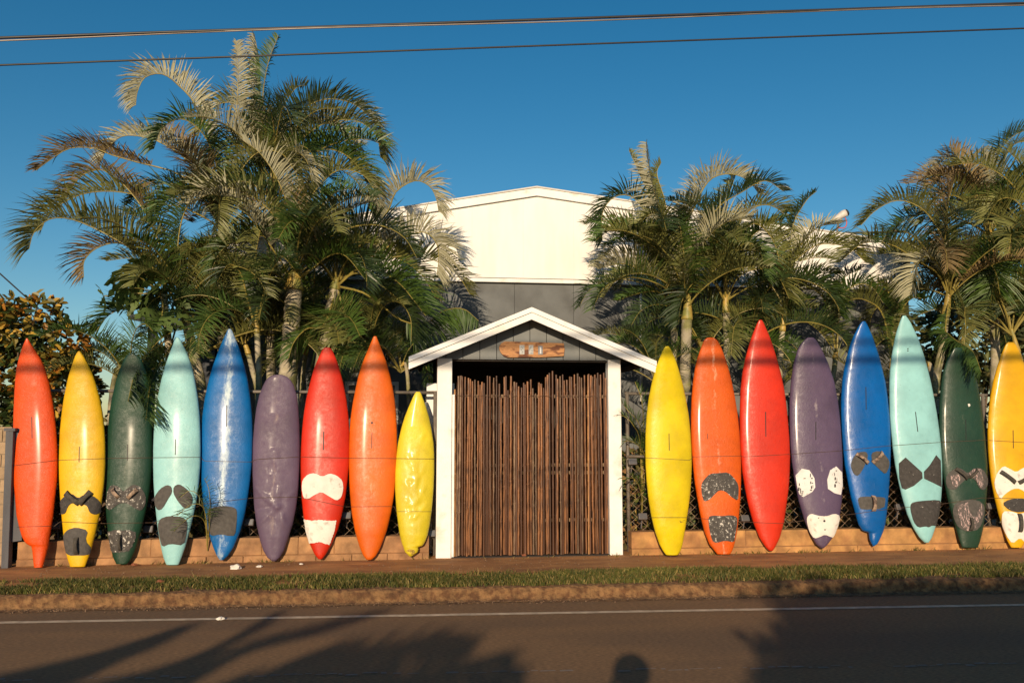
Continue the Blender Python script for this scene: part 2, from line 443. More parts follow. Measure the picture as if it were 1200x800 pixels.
BOARD = {}
RAIL_TOP = 2.12
def make_board(key, name, label, T, outline, m, lean=0.115, rock=0.17, dent=0.0, tailkick=0.02, jag=False, yoff=0.0, creases=()):
    """outline: (y, xl, xr) in the zoom T, nose first"""
    rows = []
    for (y, a, b) in outline:
        xl, py = T(a, y); xr, _ = T(b, y); rows.append((py, xl, xr))
    py0, py1 = rows[0][0], rows[-1][0]
    midx = (rows[-1][1] + rows[-1][2]) / 2
    gnd = atZ(midx, py1, ZP + 0.012)
    Yf = min(gnd.y, WY - 0.075) + yoff
    Yf = max(Yf, WY - 0.34)
    xls = [(r[0], r[1]) for r in rows]; xrs = [(r[0], r[2]) for r in rows]
    NR, M = (150, 56) if creases else ((150, 28) if jag else (64, 28))
    ztail = atY(midx, py1, Yf).z; znose = atY(midx, py0, Yf + .25).z; H = znose - ztail
    def Yrow(py):
        z = atY(midx, py, Yf + 0.15).z; s = max(0, min(1, (z - ztail) / H))
        r = rock * max(0, (s - 0.62) / 0.38) ** 2.2 + tailkick * max(0, (0.12 - s) / 0.12) ** 2
        return Yf + lean * s * H - r, s
    base = Vector((atY(midx, py1, Yf).x, Yf, ztail)); base.z = max(ZP, ztail)
    t = thing(name, label, 'surfboard', base)
    g = MB()
    kk = []
    for i in range(NR + 1):
        u = i / NR
        kk.append(lerp(py0, py1, 0.25 * (i / NR) + 0.75 * (0.5 - 0.5 * math.cos(PI * i / NR))))
    for py in kk:
        Y, s = Yrow(py)
        PL = atY(interp(xls, py), py, Y); PR = atY(interp(xrs, py), py, Y)
        C = (PL + PR) / 2; hw = (PR - PL).length / 2; ax = (PR - PL).normalized()
        up = Vector((0, lean, 1)).normalized(); nf = ax.cross(up).normalized()   # points to -Y
        if nf.y > 0: nf = -nf
        prof = min(1, (max(0, 1 - s) * 4.5) ** 0.6) * min(1, (s * 7 + 0.18) ** 0.6)
        tf = min(0.078 * prof, hw * 0.62) + .004; tb = min(0.05 * prof, hw * 0.4) + .004
        for j in range(M):
            a = 2 * PI * j / M; ca, sa = math.cos(a), math.sin(a)
            px_ = math.copysign(abs(ca) ** 0.82, ca); pz_ = math.copysign(abs(sa) ** 1.05, sa)
            q = C + ax * hw * px_ + nf * (tf if sa > 0 else tb) * pz_
            if dent and sa > 0:
                xx = hw * px_; zz = (s - 0.28)
                ww = math.exp(-(xx / .2) ** 2) * math.exp(-((s - .32) / .26) ** 2)
                rad = math.atan2(zz * 2.6, xx)
                dd = 0.5 * math.sin(rad * 5 + 1.3) * math.exp(-(zz / .13) ** 2) + 0.9 * noise.noise(Vector((xx * 11, s * 16, dent * 50))) + .5 * noise.noise(Vector((xx * 22, s * 30, dent * 70)))
                q = q + nf * dent * dd * ww * .5
            if creases and sa > 0:
                xx = hw * px_; zz = s * H; e = 0
                wb = 0.018 * noise.noise(Vector((xx * 9, zz * 6, 3)))
                for (u0, s0, u1, s1, am, wd_) in creases:
                    ax_, az_, bx_, bz_ = u0 * .27, s0 * H, u1 * .27, s1 * H
                    dx_, dz_ = bx_ - ax_, bz_ - az_; tt = max(0, min(1, ((xx - ax_) * dx_ + (zz - az_) * dz_) / (dx_ * dx_ + dz_ * dz_)))
                    dd = math.hypot(xx + wb - ax_ - dx_ * tt, zz + wb - az_ - dz_ * tt)
                    e += am * math.exp(-(dd / wd_) ** 2) * (1 - .5 * tt)
                q = q + nf * e * min(1, sa * 2.5)
            g.v.append(q)
    for i in range(NR):
        for j in range(M):
            A = i * M + j; B = i * M + (j + 1) % M
            g.face((A, A + M, B + M, B))
    g.face([j for j in range(M)]); g.face([NR * M + j for j in range(M)][::-1])
    mid = (atY(T(*(lambda r: ((r[1] + r[2]) / 2, r[0]))(outline[len(outline) // 2]))[0], T(0, outline[len(outline) // 2][0])[1], Yf + .15))
    bv = BVHTree.FromPolygons([tuple(p) for p in g.v], g.f)
    hull = g.build('hull', m, t, smooth=True, loc=(mid.x - base.x, 0, 0))
    BOARD[key] = dict(t=t, bv=bv, T=T)
    return t
def hit(key, px, py):
    d = ray(px, py); loc, nrm, _, _ = BOARD[key]['bv'].ray_cast(EYE, d)
    if loc is None: return None, None
    if nrm.y > 0: nrm = -nrm
    return loc, nrm
def rounded(poly, it=2):
    for _ in range(it):
        o = []
        for i in range(len(poly)):
            a, b = poly[i], poly[(i + 1) % len(poly)]
            o += [(a[0] * .78 + b[0] * .22, a[1] * .78 + b[1] * .22), (a[0] * .22 + b[0] * .78, a[1] * .22 + b[1] * .78)]
        poly = o
    return poly
def pad(key, poly, m, name='foot_pad', T=None, th=0.007, rnd_=1, jag=0.0, sub=True):
    T = T or BOARD[key]['T']
    P = [T(*p) for p in poly]
    if rnd_: P = rounded(P, rnd_)
    if jag or sub:
        Q = []
        for i in range(len(P)):
            a, b = P[i], P[(i + 1) % len(P)]; d = math.hypot(a[0] - b[0], a[1] - b[1]); n = max(1, int(d / (1.3 if jag else 3)))
            for k in range(n):
                j1, j2 = (rnd.uniform(-jag, jag), rnd.uniform(-jag, jag)) if jag else (0, 0)
                Q.append((lerp(a[0], b[0], k / n) + j1, lerp(a[1], b[1], k / n) + j2))
        P = Q
    if sum(P[i][0] * P[(i + 1) % len(P)][1] - P[(i + 1) % len(P)][0] * P[i][1] for i in range(len(P))) < 0: P = P[::-1]
    bm = bmesh.new()
    vs = [bm.verts.new((p[0], p[1], 0)) for p in P]
    try: f = bm.faces.new(vs)
    except Exception: bm.free(); return
    bm.normal_update()
    bmesh.ops.triangulate(bm, faces=bm.faces[:], ngon_method='EAR_CLIP')
    for _ in range(3):
        long_e = [e for e in bm.edges if e.calc_length() > 5 and not e.is_boundary]
        if not long_e: break
        bmesh.ops.subdivide_edges(bm, edges=long_e, cuts=1, use_grid_fill=False)
        bmesh.ops.triangulate(bm, faces=bm.faces[:])
    bm.verts.ensure_lookup_table(); bm.verts.index_update()
    top = []; low = []; ok = True
    for v in bm.verts:
        h, n = hit(key, v.co.x, v.co.y)
        if h is None:
            cx = sum(p[0] for p in P) / len(P); cy = sum(p[1] for p in P) / len(P); k = 0.03
            while h is None and k < 0.9:
                h, n = hit(key, lerp(v.co.x, cx, k), lerp(v.co.y, cy, k)); k += .03
            if h is None: bm.free(); return
        top.append(h + n * th); low.append(h - n * 0.004)
    g = MB(); g.v = top + low; N_ = len(top)
    for f in bm.faces:
        idx = [v.index for v in f.verts]
        g.face(idx); 
    for e in bm.edges:
        if e.is_boundary:
            a, b = e.verts[0].index, e.verts[1].index; g.face((a, b, b + N_, a + N_))
    bm.free()
    o = g.build(name, m, BOARD[key]['t'], smooth=False)
    return o
def strap(key, p, q, m, T=None, wdt=0.055, h=0.045, name='foot_strap', parent=None):
    """an arched strap bridging p and q"""
    T = T or BOARD[key]['T']; a, na = hit(key, *T(*p)); b, nb = hit(key, *T(*q))
    if a is None or b is None: return
    n = (na + nb).normalized(); ax = (b - a); side = ax.cross(n).normalized() * wdt / 2; g = MB(); K_ = 10
    for i in range(K_ + 1):
        u = i / K_; c = a.lerp(b, u) + n * (h * math.sin(PI * u) ** .55 + 0.002); wv = 1 - .25 * math.sin(PI * u) + .05 * noise.noise(c * 30)
        for s_, off in ((-1, 0), (-.8, .012), (.8, .012), (1, 0)):
            g.v.append(c + side * s_ * wv + n * off)
    for i in range(K_):
        for j in range(4):
            A = i * 4 + j; B = i * 4 + (j + 1) % 4; g.face((A, B, B + 4, A + 4))
    g.face((0, 1, 2, 3)); e = K_ * 4; g.face((e, e + 1, e + 2, e + 3))
    g.build(name, m, BOARD[key]['t'], smooth=True)
m_black = mat('black_slot', (0.012, 0.01, 0.01), 0.6, 0.1, 20)
def slot(key, x0, y0, x1, y1, wpx=2.4, T=None):
    pad(key, [(x0 - wpx / 2, y0), (x0 + wpx / 2, y0), (x1 + wpx / 2, y1), (x1 - wpx / 2, y1)], m_black, 'fin_slot', T, 0.0015, 0)

# deck pad materials
m_pad = mat('worn_grey_foam', (0.075, 0.068, 0.062), 0.85, 0.25, 25, 0.6, 160, bdist=0.003)
m_padD = mat('chipped_black_foam', (0.045, 0.04, 0.037), 0.85, 0.3, 25, 0.6, 140, color2=(0.62, 0.58, 0.52), c2scale=30, c2lo=0.62, c2hi=0.66, bdist=0.003)
m_padC = mat('flaking_grey_foam', (0.065, 0.058, 0.053), 0.85, 0.3, 25, 0.6, 140, color2=(0.62, 0.58, 0.52), c2scale=26, c2lo=0.555, c2hi=0.60, bdist=0.003)
m_padW = mat('dirty_white_foam', (0.74, 0.69, 0.62), 0.8, 0.1, 8, 0.5, 60, color2=(0.5, 0.44, 0.38), c2scale=14, c2lo=0.6, c2hi=0.72, bdist=0.003)
m_padWp = mat('printed_white_foam', (0.72, 0.69, 0.66), 0.8, 0.1, 8, 0.5, 60, color2=(0.12, 0.10, 0.12), c2scale=26, c2lo=0.60, c2hi=0.63, bdist=0.003)
m_padP = mat('pink_striped_foam', (0.10, 0.085, 0.08), 0.85, 0.2, 20, 0.7, 90, color2=(0.55, 0.38, 0.36), c2scale=42, c2lo=0.53, c2hi=0.55, stretch=(1.6, 1, .55), bdist=0.004)
m_strap = mat('grey_webbing', (0.06, 0.052, 0.042), 0.9, 0.35, 30, 0.8, 120, bdist=0.006)
m_strap2 = mat('tan_webbing', (0.34, 0.24, 0.17), 0.9, 0.35, 30, 0.8, 120, color2=(0.09, 0.06, 0.05), c2scale=18, bdist=0.006)

O_ = (0.82, 0.115, 0.010); Y_ = (0.84, 0.60, 0.012); R_ = (0.68, 0.022, 0.012)
B_ = (0.006, 0.155, 0.47); MI = (0.36, 0.74, 0.68); GR = (0.014, 0.062, 0.034); PU = (0.20, 0.135, 0.17)
make_board('L1', 'windsurf_board', 'red-orange board with a notched tail, leftmost of all, beside the grey post', z1,
 [(68,80,84),(76,76,89),(85,72,94),(100,66,104),(130,57,124),(160,50,137),(200,46,149),(250,43,159),(300,41,166),(350,40,171),(400,39,174),(450,40,175),(500,42,173),(550,46,167),(600,50,162),(637,58,156),(664,66,151.5),(680,74,149.5),(687,79,148.5),(692,86,147.5),(695,95,147),(710,98.5,143),(728,100,138),(745,101.5,133.5),(760,103,129)],
 board_mat('red_orange_board', (0.78, 0.078, 0.003), (0.9, .22, .06), 0.06, seed=1, pits=1.0, lump=.02, scuff=.8), jag=True)
slot('L1', 96, 305, 97, 370)
make_board('L2', 'windsurf_board', 'golden yellow board with two grey foot pads, between notched orange and dark green boards', z1,
 [(107,236,243),(113,232,247),(120,228,252),(140,221,263),(170,211,278),(200,203,289),(250,193,303),(300,186,312),(350,181,317),(400,179,319),(450,178,319),(500,179,316),(550,182,310),(600,186,302),(650,191,291),(700,197,278),(730,203,268),(758,212,257)],
 board_mat('golden_board', (0.80, 0.47, 0.006), (0.95, .8, .4), 0.02, seed=2, pits=.5))
slot('L2', 240, 395, 239, 442)
pad('L2', [(400,270),(398,330),(415,358),(440,350),(455,305),(480,280),(525,290),(560,290),(585,300),(600,345),(635,360),(668,345),(678,300),(660,262),(620,230),(560,225),(525,250),(480,215),(440,230)], m_padD, T=c1)
strap('L2', (440,212), (535,285), m_strap, T=c1, wdt=.07); strap('L2', (610,205), (530,290), m_strap, T=c1, wdt=.07)
pad('L2', [(455,458),(510,442),(590,463),(570,530),(615,592),(595,630),(440,632),(425,560),(428,490)], m_pad, T=c1)
strap('L2', (512,510), (515,625), m_strap, T=c1)
make_board('L3', 'windsurf_board', 'dark green board third from the left, half covered by a hanging palm frond', z1,
 [(115,390,408),(119,384,415),(125,378,422),(140,371,431),(170,358,444),(200,350,450),(250,338,456),(300,330,460),(350,325,462),(400,321,462),(450,318,461),(500,318,457),(550,319,450),(600,321,439),(650,326,427),(700,335,413),(730,342,400),(750,352,385)],
 board_mat('dark_green_board', (0.010, 0.050, 0.026), (0.16, .15, .10), 0.08, seed=3, rough=.42, pits=.6))
slot('L3', 386, 388, 385, 438)
pad('L3', [(715,250),(712,300),(730,332),(765,310),(800,282),(850,280),(900,315),(945,335),(972,290),(975,230),(940,170),(890,155),(845,190),(825,205),(790,165),(745,160),(722,200)], m_padC, T=c1)
strap('L3', (755,185), (800,245), m_strap2, T=c1); strap('L3', (920,190), (855,250), m_strap2, T=c1)
pad('L3', [(720,462),(912,462),(905,520),(870,600),(820,608),(760,615),(738,590),(722,520)], m_padC, T=c1, jag=.5)
strap('L3', (805,490), (808,600), m_strap, T=c1, wdt=.04)
make_board('L4', 'windsurf_board', 'pale mint board in the left row with three grey foot pads', z1,
 [(66,532,541),(75,528,547),(85,524,552),(110,514,565),(140,503,576),(170,494,585),(200,486,591),(250,476,599),(300,469,604),(350,465,606),(400,463,607),(450,463,606),(500,464,602),(550,467,596),(600,472,586),(650,478,574),(700,487,560),(730,494,549),(752,503,540)],
 board_mat('mint_board', (0.33, 0.65, 0.66), (0.75, .85, .78), 0.04, seed=4, pits=.6))
slot('L4', 531, 372, 530, 420)
pad('L4', [(10,235),(5,285),(30,330),(60,320),(100,250),(125,210),(120,170),(90,158),(45,185)], m_pad, T=c2)
pad('L4', [(135,170),(132,215),(160,265),(205,320),(245,310),(262,260),(255,225),(215,180),(170,152)], m_pad, T=c2)
pad('L4', [(45,385),(100,366),(190,372),(225,400),(222,470),(200,565),(110,552),(60,575),(45,520),(30,430)], m_pad, T=c2)
make_board('L5', 'windsurf_board', 'blue board with whitish wear down its middle and one grey pad, in the left row', z2,
 [(40,122,131),(48,118,136),(60,112,141),(90,99,153),(120,87,163),(160,73,174),(200,62,183),(250,51,190),(300,44,195),(350,40,197),(400,39,196),(450,39,194),(500,41,189),(550,45,182),(600,51,173),(650,61,160),(700,77,139),(725,88,122),(738,97,108)],
 board_mat('blue_board', (0.001, 0.135, 0.42), (0.60, .72, .74), 0.17, seed=5, pits=.5))
slot('L5', 118, 270, 117, 335)
pad('L5', [(362,340),(375,318),(420,303),(480,300),(530,306),(558,325),(556,400),(545,498),(500,500),(450,488),(385,502),(375,450),(362,390)], m_pad, T=c2, rnd_=1)
make_board('L6', 'surfboard', 'dull purple board with a round nose and creased dented deck, in the left row', z2,
 [(178,262,285),(181,253,294),(185,245,302),(195,236,312),(210,228,321),(240,216,330),(280,207,335),(330,201,338),(380,197,339),(430,196,339),(480,196,337),(530,198,334),(580,201,328),(630,208,318),(680,219,302),(710,229,291),(730,241,279),(741,255,266)],
 board_mat('dull_purple_board', (0.125, 0.082, 0.135), (0.3, .22, .2), 0.08, seed=6, rough=.5, pits=.5, coatw=.03), dent=.012, rock=.1, creases=[(.1,.27,-.85,.38,.016,.022),(.1,.27,.8,.36,.014,.025),(.1,.27,-.75,.17,.014,.022),(.1,.27,.7,.15,.016,.03),(.1,.27,.05,.03,-.012,.03),
   (.05,.45,.1,.30,.014,.018),(.0,.58,.12,.46,.014,.018),(.12,.46,-.05,.38,-.012,.018),(-.2,.5,-.1,.36,-.012,.02),(.25,.52,.2,.38,.012,.016),(.2,.38,.05,.30,.014,.016),(-.3,.30,-.1,.24,-.014,.03),(.35,.31,.2,.24,-.014,.03),(-.7,.27,-.3,.27,-.01,.03)])
make_board('L7', 'windsurf_board', 'bright red board with two big white foot pads', z2,
 [(96,414,430),(99,410,433),(105,405,438),(130,394,449),(160,381,459),(200,370,470),(250,358,480),(300,350,486),(350,345,489),(400,342,489),(450,341,488),(500,342,483),(550,344,477),(600,349,467),(650,357,453),(690,369,435),(720,383,418),(735,395,406)],
 board_mat('bright_red_board', (0.68, 0.026, 0.004), None, 0, seed=7, pits=.3))
slot('L7', 411, 350, 410, 405, 3.2)
pad('L7', [(85,125),(80,180),(90,245),(120,255),(165,225),(210,205),(260,235),(310,265),(340,245),(355,190),(350,130),(310,95),(265,82),(215,105),(165,80),(120,88)], m_padW, T=c3)
pad('L7', [(95,390),(150,400),(200,392),(250,400),(308,395),(295,470),(262,560),(200,540),(122,552),(105,470)], m_padW, T=c3, jag=.4, rnd_=0)
make_board('L8', 'windsurf_board', 'plain orange board between the red board and the small broken yellow one', z2,
 [(62,562,571),(70,558,574),(80,554,578),(110,541,590),(140,529,601),(180,516,612),(220,507,621),(260,499,627),(300,493,631),(350,489,633),(400,487,633),(450,487,632),(500,488,628),(550,491,623),(600,496,614),(650,505,602),(700,520,583),(725,531,569),(737,541,556)],
 board_mat('orange_board', (0.80, 0.135, 0.003), (0.95, .5, .3), 0.02, seed=8, pits=.4))
slot('L8', 557, 352, 556, 400, 2)
pad('L8', [(554,321),(557,319),(560,321),(560,325),(557,327),(554,325)], m_black, 'screw', None, .002, 1)
make_board('L9', 'surfboard', 'small lemon yellow board with a broken tail beside the white gate post', z3,
 [(280,112,123),(285,108,126),(295,103,130),(320,92,139),(350,80,148),(380,71,154),(420,62,160),(460,57,162),(500,54,162),(550,54,160),(600,57,156),(650,63,149),(675,67,144),(693,71.5,137),(703,75,131),(706,76.5,124),(708,77,117),(713.5,78.5,119),(722,82,116),(728,88,107),(733,93,100)],
 board_mat('lemon_board', (0.78, 0.62, 0.025), (0.93, .85, .4), 0.06, seed=9, pits=.5, coatw=.1), dent=.012, rock=.08, creases=[(.0,.62,.02,.08,.010,.012),(.02,.50,-.4,.60,.012,.02),(.02,.42,.42,.54,.012,.02),(.02,.36,-.5,.45,.013,.022),(.02,.30,.45,.41,.013,.022),(.02,.26,-.42,.33,.011,.02),(.02,.22,.5,.30,.011,.02),(-.2,.44,-.15,.36,-.010,.02),(.25,.47,.2,.36,-.010,.02),(-.3,.3,-.2,.24,-.009,.02),(.3,.72,.15,.66,.010,.025)])
pad('L9', [(775,600),(800,590),(830,598),(835,612),(810,625),(800,610)], mat('torn_foam', (0.45, 0.3, 0.05), 0.95, 0.5, 60, 0.9, 90), 'torn_core', c3, .006, 0, jag=.8)
make_board('R1', 'windsurf_board', 'lemon yellow board immediately right of the bamboo gate', z4,
 [(92,155,164),(98,150,169),(105,146,173),(130,135,184),(160,124,194),(200,113,205),(250,103,216),(300,97,225),(350,94,230),(400,93,233),(450,94,234),(500,97,232),(550,102,228),(600,110,221),(650,122,213),(690,136,206),(710,147,200),(722,156,192)],
 board_mat('light_yellow_board', (0.80, 0.60, 0.010), None, 0, seed=10, pits=.3, rough=.3), yoff=-.1, lean=.03, rock=.2)
slot('R1', 165, 355, 166, 407, 2)
pad('R1', [(435,445),(450,460),(470,452),(490,460),(480,480),(462,472),(448,470),(440,458)], mat('peeling_scar', (0.25, 0.17, 0.02), 0.9, 0.4, 60), 'deck_scar', c4, .001, 0, jag=1.0)
make_board('R2', 'windsurf_board', 'orange board with two flaking dark grey foot pads', z4,
 [(66,280,300),(69,276,305),(75,270,312),(100,260,325),(130,250,336),(160,243,345),(200,237,355),(250,233,365),(300,231,373),(350,231,378),(400,233,381),(450,237,383),(500,242,383),(550,250,381),(600,259,377),(650,271,371),(690,287,363),(710,303,356),(720,311,350)],
 board_mat('padded_orange_board', (0.80, 0.12, 0.003), (0.95, .6, .4), 0.08, seed=11, pits=1.0, scuff=.8))
slot('R2', 281, 356, 282, 372, 1.6)
pad('R2', [(580,215),(600,180),(640,140),(700,137),(760,132),(800,170),(828,215),(830,260),(825,325),(780,295),(740,258),(700,252),(670,280),(640,315),(600,330),(585,280)], m_padC, T=c4)
pad('R2', [(628,430),(660,420),(720,425),(780,418),(820,430),(820,480),(805,560),(800,600),(740,588),(680,605),(655,590),(635,510)], m_padC, T=c4)
make_board('R3', 'windsurf_board', 'tall glossy red board with no foot pads, right of the gate', z4,
 [(13,437,446),(23,431,452),(35,426,457),(60,416,468),(90,406,479),(130,395,491),(170,387,502),(220,381,513),(270,379,520),(320,378,525),(370,379,529),(420,382,531),(470,386,530),(520,394,527),(570,404,520),(620,418,513),(670,438,500),(700,458,485),(710,468,478)],
 board_mat('glossy_red_board', (0.70, 0.032, 0.006), None, 0, seed=12, pits=.4))
slot('R3', 457, 290, 458, 365, 2.6)
make_board('R4', 'windsurf_board', 'purple board with white foot pads printed with dark lettering', z4,
 [(66,584,602),(70,578,607),(80,567,615),(100,555,626),(140,542,645),(200,533,665),(260,529,676),(320,529,683),(380,531,687),(440,536,690),(500,545,690),(560,557,687),(620,575,679),(660,592,666),(690,610,645),(702,624,632)],
 board_mat('purple_board', (0.115, 0.075, 0.135), (0.45, .38, .38), 0.05, seed=13, rough=.36, pits=.6, scuff=.7))
slot('R4', 609, 320, 609, 375)
pad('R4', [(300,210),(340,165),(390,175),(425,230),(430,290),(410,320),(350,355),(325,335),(310,280)], m_padWp, T=c5, rnd_=0)
pad('R4', [(530,175),(570,150),(608,190),(612,280),(600,340),(560,330),(515,300),(510,240)], m_padWp, T=c5, rnd_=0)
pad('R4', [(375,490),(400,465),(450,480),(500,485),(560,465),(595,480),(592,560),(570,620),(540,625),(495,605),(460,622),(425,632),(395,590),(378,530)], m_padW, T=c5)
for q in ((318,290,326,312),(330,296,336,330),(341,315,352,322),(338,328,350,334),(336,338,348,343),(322,262,328,280),(352,228,366,233),(394,198,400,222),(402,226,412,234),(396,250,402,268),(405,258,416,264),(400,280,408,300),(412,275,416,296),(395,305,408,312),
          (556,196,560,214),(565,176,574,182),(558,222,566,242),(562,250,570,262),(556,268,566,290),(572,228,575,262)):
    pad('R4', [(q[0], q[1]), (q[2], q[1]), (q[2], q[3]), (q[0], q[3])], m_black, 'printed_mark', c5, .0085, 0, sub=False)
for cx, cy, r in ((490, 515, 8), (494, 573, 5), (452, 495, 4)):
    pad('R4', [(cx + r * math.cos(a), cy + r * math.sin(a)) for a in (0, 1.05, 2.1, 3.14, 4.2, 5.2)], m_black, 'screw', c5, .009, 0, sub=False)
make_board('R5', 'windsurf_board', 'deep blue board with a stepped tail and tan foot straps', z5,
 [(17,130,139),(25,123,144),(35,117,149),(60,104,160),(90,92,170),(120,84,180),(160,75,190),(200,69,200),(250,66,207),(300,66,212),(350,68,215),(400,72,216),(450,77,215),(500,86,212),(550,96,208),(600,110,203),(630,118.5,199),(648,130,194.5),(651,136,193),(653,149,192),(667,151,186),(676,152.5,182),(689,158.5,175),(696,163,165)],
 board_mat('deep_blue_board', (0.001, 0.115, 0.42), (0.35, .5, .62), 0.02, seed=14, pits=.4, rough=.3), jag=True)
slot('R5', 141, 215, 142, 283)
pad('R5', [(695,75),(720,55),(770,50),(785,80),(760,150),(720,215),(690,205),(668,150),(675,110)], m_pad, T=c5)
pad('R5', [(805,60),(850,45),(885,60),(925,110),(925,150),(900,205),(860,170),(810,120)], m_pad, T=c5)
strap('R5', (705,65), (785,130), m_strap2, T=c5); strap('R5', (880,55), (812,125), m_strap2, T=c5)
pad('R5', [(715,365),(740,350),(890,355),(900,370),(890,435),(740,440),(725,415)], m_pad, T=c5)
strap('R5', (818,345), (820,450), m_strap2, T=c5, wdt=.06)
make_board('R6', 'windsurf_board', 'pale mint board in the right row with two angular dark pads above a wide one', z5,
 [(0,252,262),(8,248,268),(20,243,276),(50,233,290),(80,226,303),(120,219,316),(160,214,327),(200,212,337),(250,212,347),(300,213,356),(350,217,363),(400,222,368),(450,229,371),(500,239,371),(550,251,368),(600,266,360),(640,284,350),(670,303,340),(685,318,330)],
 board_mat('light_mint_board', (0.32, 0.64, 0.65), None, 0, seed=15, pits=.3))
slot('R6', 291, 290, 298, 350)
pad('R6', [(190,130),(235,90),(290,140),(345,190),(348,230),(290,280),(235,305),(212,295),(195,230)], m_padD, T=c6, rnd_=0)
pad('R6', [(440,75),(468,110),(472,200),(474,288),(430,265),(360,232),(358,185),(395,145)], m_padD, T=c6, rnd_=0)
pad('R6', [(270,395),(320,382),(460,372),(470,400),(470,470),(445,548),(410,545),(390,558),(370,550),(320,560),(290,520),(268,440)], m_padD, T=c6)
pad('R6', [(266,98),(270,98),(270,101),(266,101)], m_black, 'screw', None, .002, 0, sub=False); pad('R6', [(266,104),(270,104),(270,107),(266,107)], m_black, 'screw', None, .002, 0, sub=False)
make_board('R7', 'windsurf_board', 'dark green board in the right row with pink striped foot pads', z5,
 [(96,410,428),(100,406,432),(106,402,436),(115,396,441),(140,383,456),(170,374,468),(200,369,476),(250,364,486),(300,362,494),(350,362,500),(400,364,504),(450,369,508),(500,377,508),(550,387,505),(600,400,500),(650,415,493),(680,424,486),(700,432,479)],
 board_mat('forest_green_board', (0.014, 0.048, 0.026), (0.2, .22, .16), 0.03, seed=16, rough=.42, pits=.5))
slot('R7', 443, 313, 444, 375, 1.8)
pad('R7', [(449,266),(455,265),(457,271),(452,275)], m_padW, 'deck_chip', None, .001, 0, sub=False)
pad('R7', [(505,260),(510,210),(560,165),(600,160),(655,200),(700,160),(750,165),(782,220),(785,270),(760,310),(730,300),(700,235),(650,225),(600,270),(570,308),(520,300)], m_pad, T=c6)
pad('R7', [(535,215),(590,200),(600,240),(575,290),(545,270)], m_padP, 'stripe_patch', c6, .012, 0)
pad('R7', [(655,195),(690,165),(735,165),(750,215),(755,265),(740,295),(715,270),(705,225),(670,225)], m_padP, 'stripe_patch', c6, .012, 0)
strap('R7', (570,165), (650,235), m_strap, T=c6); strap('R7', (715,170), (660,225), m_strap, T=c6, wdt=.045)
pad('R7', [(552,440),(570,395),(640,372),(720,375),(762,410),(762,470),(730,570),(650,588),(590,560),(560,500)], m_pad, T=c6)
pad('R7', [(575,415),(650,390),(670,470),(700,490),(740,400),(745,470),(700,560),(650,580),(610,550),(590,480)], m_padP, 'stripe_patch', c6, .012, 0)
strap('R7', (672,490), (668,580), m_strap, T=c6, wdt=.05)
make_board('R8', 'windsurf_board', 'rightmost golden yellow board with a black leaf shape between its white pads', z5,
 [(80,570,588),(84,566,592),(90,562,597),(115,551,609),(150,539,621),(200,525,633),(250,516,641),(300,511,646),(350,509,650),(400,510,652),(450,514,653),(500,520,651),(550,530,647),(600,542,640),(650,558,630),(680,569,622),(700,580,612)],
 board_mat('deep_yellow_board', (0.80, 0.43, 0.005), None, 0, seed=17, pits=.3))
slot('R8', 586, 345, 587, 400)
pad('R8', [(830,250),(850,190),(890,145),(930,165),(975,190),(1020,160),(1080,140),(1120,190),(1130,290),(1100,360),(1060,340),(1000,298),(950,300),(900,335),(870,370),(840,310)], m_padW, T=c6)
strap('R8', (870,185), (970,260), m_strap, T=c6, wdt=.06); strap('R8', (1085,185), (990,262), m_strap, T=c6, wdt=.06)
pad('R8', [(882,398),(930,370),(1000,362),(1070,372),(1115,400),(1070,440),(1000,460),(930,445)], m_padD, T=c6)
pad('R8', [(885,450),(940,450),(985,465),(1010,465),(1060,450),(1110,450),(1120,520),(1090,620),(1040,665),(1000,625),(950,668),(910,610),(880,530)], m_padW, T=c6)
strap('R8', (995,465), (1000,590), m_strap, T=c6, wdt=.06)
# second fibre piece on R8 and a dark shard between L2 and L3
# tie wires
m_wire = mat('tie_wire', (0.10, 0.06, 0.04), 0.6, 0.2, 20)
def tie(name, label, px_pts, keys, r=0.0028):
    xs = [p[0] for p in px_pts]; g = MB(); pts = []; x = xs[0]; last = WY - .1
    while x <= xs[-1]:
        y = interp(px_pts, x); h = None
        for k in keys:
            h, n = hit(k, x, y)
            if h: break
        if h: pts.append(h + n * 0.004); last = pts[-1].y
        else: pts.append(atY(x, y, min(last + 0.05, WY + .1)))
        x += 2.2
    g.tube(pts, r, 4, 0); g.build(name, m_wire, label=label, category='wire')
LK = ['L1','L2','L3','L4','L5','L6','L7','L8','L9']; RK = ['R1','R2','R3','R4','R5','R6','R7','R8']
tie('tie_wire', 'thin dark wire holding the left row of boards at mid height', [(15,545.5),(68,539),(123,537),(180,536),(235,535.5),(240,540),(295,541),(300,538),(352,535),(408,536.5),(464,537),(511,537.5)], LK)
tie('tie_wire', 'thin dark wire holding the left row of boards just above the low wall', [(20,617),(64,616),(70,611),(116,613),(180,612),(240,590),(296,583),(350,582),(405,593.5),(462,593),(464,599),(508,599)], LK)
tie('tie_wire', 'thin dark wire holding the right row of boards at mid height', [(735,535),(757,536),(808,539),(812,535),(868,534),(872,535),(925,532),(985,528),(1042,522),(1045,522),(1101,518),(1155,515.5),(1212,519)], RK)
tie('tie_wire', 'thin dark wire crossing the right row of boards just above the low wall', [(760,606),(808,606),(868,611),(915,613),(985,604),(1042,596),(1105,590),(1150,583),(1200,584)], RK)

